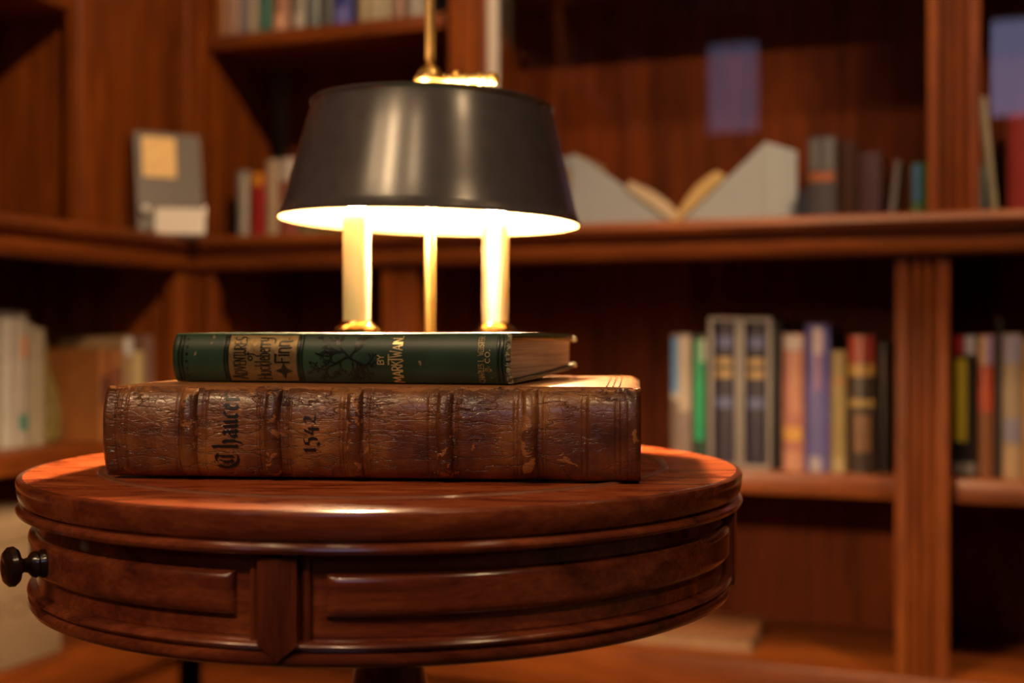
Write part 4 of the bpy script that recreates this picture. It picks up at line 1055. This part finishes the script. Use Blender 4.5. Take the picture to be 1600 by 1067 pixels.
# black rules, dots and the branch ornament
mb = MB(); s3 = hsurf(.00035)
for p0, p1 in ((284.5, 286.5), (289.5, 292.5), (355.5, 357.5), (359.5, 363), (470.5, 474), (476, 478), (780.5, 783), (786.5, 789)):
    xa, xb_ = xH(p0), xH(p1); mb.grid(lambda u, v: s3(xa+(xb_-xa)*u, .001+(HH-.002)*v), 1, 24)
for k in range(6):
    cx, cz = xH(298.5), HH*(.12+.152*k)
    c = mb.bm.verts.new(s3(cx, cz)); rg = [mb.bm.verts.new(s3(cx+.0011*math.cos(t*PI/5), cz+.0011*math.sin(t*PI/5))) for t in range(10)]
    for t in range(10): mb.bm.faces.new([c, rg[t], rg[(t+1) % 10]])
rb = random.Random(11)
def branch(x, z, ang, ln, wd, dep):
    n = 6; pr = None; px_, pz = x, z
    pts = [(x, z)]
    for i in range(n):
        ang += rb.uniform(-.22, .22); px_ += math.cos(ang)*ln/n; pz += math.sin(ang)*ln/n; pts.append((px_, pz))
        if dep > 0 and i in (1, 2, 4, 5): branch(px_, pz, ang+rb.choice((-1, 1))*rb.uniform(.5, 1.1), ln*rb.uniform(.38, .6), wd*.6, dep-1)
        if dep == 0 and i in (2, 4, 5):
            la = ang+rb.choice((-1, 1))*rb.uniform(.5, 1.2); l_ = rb.uniform(.0018, .0030); q = [(px_, pz), (px_+math.cos(la+.4)*l_*.6, pz+math.sin(la+.4)*l_*.6), (px_+math.cos(la)*l_, pz+math.sin(la)*l_), (px_+math.cos(la-.4)*l_*.6, pz+math.sin(la-.4)*l_*.6)]
            if all(.0015 < b < HH-.0015 for a, b in q): mb.bm.faces.new([mb.bm.verts.new(s3(a, b)) for a, b in q])
    for i, (a, b) in enumerate(pts):
        if not (.0015 < b < HH-.0015): break
        p2 = pts[min(i+1, n)]; p1 = pts[max(i-1, 0)]; dx, dy = p2[0]-p1[0], p2[1]-p1[1]; l = math.hypot(dx, dy) or 1; w_ = wd*1.35*(1-.4*i/n)
        v = (mb.bm.verts.new(s3(a-dy/l*w_, b+dx/l*w_)), mb.bm.verts.new(s3(a+dy/l*w_, b-dx/l*w_)))
        if pr: mb.bm.faces.new([pr[0], v[0], v[1], pr[1]])
        pr = v
x0b, z0b = xH(552), HH*.50
branch(x0b, z0b, R(135), .019, .00065, 2); branch(x0b, z0b, R(-30), .014, .0006, 2); branch(x0b-.001, z0b+.001, R(205), .020, .0006, 2); branch(x0b, z0b, R(60), .015, .0005, 2)
branch(x0b-.006, z0b+.004, R(175), .013, .0005, 1); branch(x0b+.002, z0b-.003, R(-75), .010, .0005, 1)
mb.build('stamped_ornament', M_emboss, spH, smooth=False)
mb = MB()
write(mb, 'BY', s3, xH(604.5), vH(574), vH(560), xH(604.5)-xH(595), wd=.15, gap=.12)
mb.build('gilt_lettering', M_giltletter, spH, smooth=False); mb = MB()
write(mb, 'MARK', s3, xH(633), vH(603), vH(569), xH(633)-xH(617), wd=.10, gap=.16)
write(mb, 'T', s3, xH(633), vH(574), vH(559), xH(633)-xH(612), wd=.10)
write(mb, 'WAIN.', s3, xH(633), vH(563), vH(530), xH(633)-xH(618), wd=.10, gap=.16, ups=[1.25, 1, 1, 1, 1])
mb.build('gilt_lettering', M_giltletter, spH, smooth=False); mb = MB()
write(mb, 'CO.', s3, xH(769), vH(571), vH(551), xH(769)-xH(762), wd=.18, gap=.2)
mb.build('gilt_lettering', M_giltletter, spH, smooth=False)
mb = MB()
write(mb, 'CHARLES L. WEBSTER', s3, xH(759.5), vH(602), vH(530), xH(759.5)-xH(751), wd=.17, gap=.2)
write(mb, '&', s3, xH(769), vH(586), vH(577), xH(769)-xH(762), wd=.16)
mb.build('gilt_lettering', M_giltfade, spH, smooth=False)

# ---------------------------------------------------------------- two-candle lamp
LX, LY = (672-800)/F*1.13, 1.13
lamp = thing('table_lamp', (LX, LY, TZ+.0005), 0, 'brass two candle lamp with a black metal shade behind the stacked books', 'lamp')
z_ = lambda off: EYE+off-TZ-.0005     # heights given above the eye line
MB().lathe([(0, 0), (.058, 0), (.060, .003), (.059, .006), (.050, .010), (.046, .012), (.040, .013), (.022, .018), (.014, .026), (.010, .040), (.012, .046), (.009, .052), (.0055, .060), (0, .060)], n=56).build('base', M_brass, lamp)
M_polebrass = plain('pole_brass', (0.90, 0.58, 0.20), 0.36, metal=1.0, var=0.12, scale=90)
MB().lathe([(0, .058), (.0046, .058), (.0046, z_(.365)), (.0065, z_(.367)), (.0065, z_(.372)), (.004, z_(.378)), (.006, z_(.386)), (.0, z_(.398))], n=24).build('pole', M_polebrass, lamp)
MB().lathe([(0, .075), (.009, .075), (.011, .080), (.009, .085), (0, .085)], n=24).build('arm_hub', M_brass, lamp)
cand = [Vector((-.1347-LX, 1.085-LY, 0)), Vector((-.0156-LX, 1.172-LY, 0))]
for k, c in enumerate(cand):
    d = c.normalized(); L_ = c.length
    pts = [d*(L_*u) + Vector((0, 0, .080 - .022*math.sin(PI*u*.9) + .018*max(0, u-.75)/.25)) for u in [i/16 for i in range(17)]]
    arm = MB().tube(pts, .0032, n=12).build('arm', M_brass, lamp)
    zb = z_(.0062)
    MB().lathe([(0, pts[-1].z-.004), (.006, pts[-1].z-.004), (.008, pts[-1].z+.002), (.005, zb-.006), (.008, zb-.003), (.0180, zb-.0024), (.0205, zb-.0004), (.0203, zb+.0018), (.0175, zb+.0030), (.0150, zb+.0045), (.0138, zb+.0058), (.0132, zb+.0085), (.0124, zb+.0085), (.0, zb+.006)], n=40, c=(c.x, c.y, 0)).build('candle_cup', M_brass, arm)
    tb = MB().lathe([(0, zb+.0062), (.0118, zb+.0062), (.0120, zb+.03), (.0120, z_(.105)), (.0110, z_(.107)), (0, z_(.107))], n=32, c=(c.x, c.y, 0)).build('candle_tube', M_tube, lamp)
    MB().lathe([(0, z_(.107)), (.005, z_(.107)), (.0055, z_(.110)), (.009, z_(.118)), (.0100, z_(.127)), (.0075, z_(.138)), (.0035, z_(.147)), (0, z_(.152))], n=20, c=(c.x, c.y, 0)).build('bulb', M_bulb, tb)
# shade
rb_, rt_ = .1352, .1075; z0s, z1s = z_(.1040), z_(.2090)
sh = bpy.data.objects.new('lamp_shade', None)
tilt = Matrix.Translation((0, 0, (z0s+z1s)/2)) @ Matrix.Rotation(R(1.5), 4, 'Y') @ Matrix.Translation((0.001, 0, -(z0s+z1s)/2))
def tilted(mb):
    bmesh.ops.transform(mb.bm, matrix=tilt, verts=mb.bm.verts); return mb
bpy.data.objects.remove(sh)
ts = .0009
so = tilted(MB().lathe([(rb_-.0004, z0s), (rb_+.0012, z0s+.0002), (rb_+.0016, z0s+.0016), (rb_+.0002, z0s+.003)] + [(rb_+(rt_-rb_)*u, z0s+(z1s-z0s)*u) for u in (.1, .3, .5, .7, .9)] + [(rt_+.0004, z1s-.004), (rt_+.0022, z1s-.0022), (rt_+.0024, z1s-.0004), (rt_+.0008, z1s+.0006), (rt_-ts, z1s), (rt_-ts, z1s-.003)], n=128)).build('lamp_shade', M_shade, lamp, angle=50)
tilted(MB().lathe([(rb_-.0004, z0s), (rb_-ts-.0003, z0s+.0004)] + [(rb_-ts-.0003+(rt_-rb_)*u, z0s+(z1s-z0s)*u) for u in (.1, .5, .9, .97)] + [(rt_-ts, z1s-.003)], n=128)).build('shade_lining', M_liner, so, angle=60)
# spider under the top ring
mb = MB()
for k in range(3):
    t = R(30+120*k); mb.tube([(math.cos(t)*.006, math.sin(t)*.006, z1s-.004), (math.cos(t)*(rt_-.001), math.sin(t)*(rt_-.001), z1s-.004)], .0015, n=8)
mb.lathe([(.0047, z1s-.007), (.010, z1s-.007), (.010, z1s-.001), (.0047, z1s-.001)], n=24)
mb.build('spider', M_brass, lamp)
# clamp ball and ornamental key
zk = z_(.2350)
M_key = plain('rough_cast_brass', (0.95, 0.62, 0.22), 0.34, metal=1.0, var=0.15, scale=150, bump=0.4)
MB().lathe([(.0046, zk-.0065), (.0125, zk-.0060), (.0142, zk-.0030), (.0138, zk+.0002), (.0118, zk+.0022), (.0112, zk+.0050), (.0090, zk+.0082), (.0060, zk+.0108), (.0046, zk+.0125)], n=32).build('clamp', M_key, lamp)
mb = MB()
kp = [(.008, -.003, zk), (.016, -.006, zk-.0003)]
kd_ = Vector((.98, -.15, -.02)).normalized()
n = 26
pts = [Vector((.010, -.002, zk-.0015)) + kd_*(.052*i/n) for i in range(n+1)]
rad = [.0034+.0014*abs(math.sin(i*PI/3.2)) + (.0010 if i > 15 else 0) for i in range(n+1)]; rad[-1] = .0022
mb.tube(pts, rad, n=14)
mb.sphere(.0030, (.024, -.004, zk+.0035), n=10)
mb.build('clamp_key', M_key, lamp)
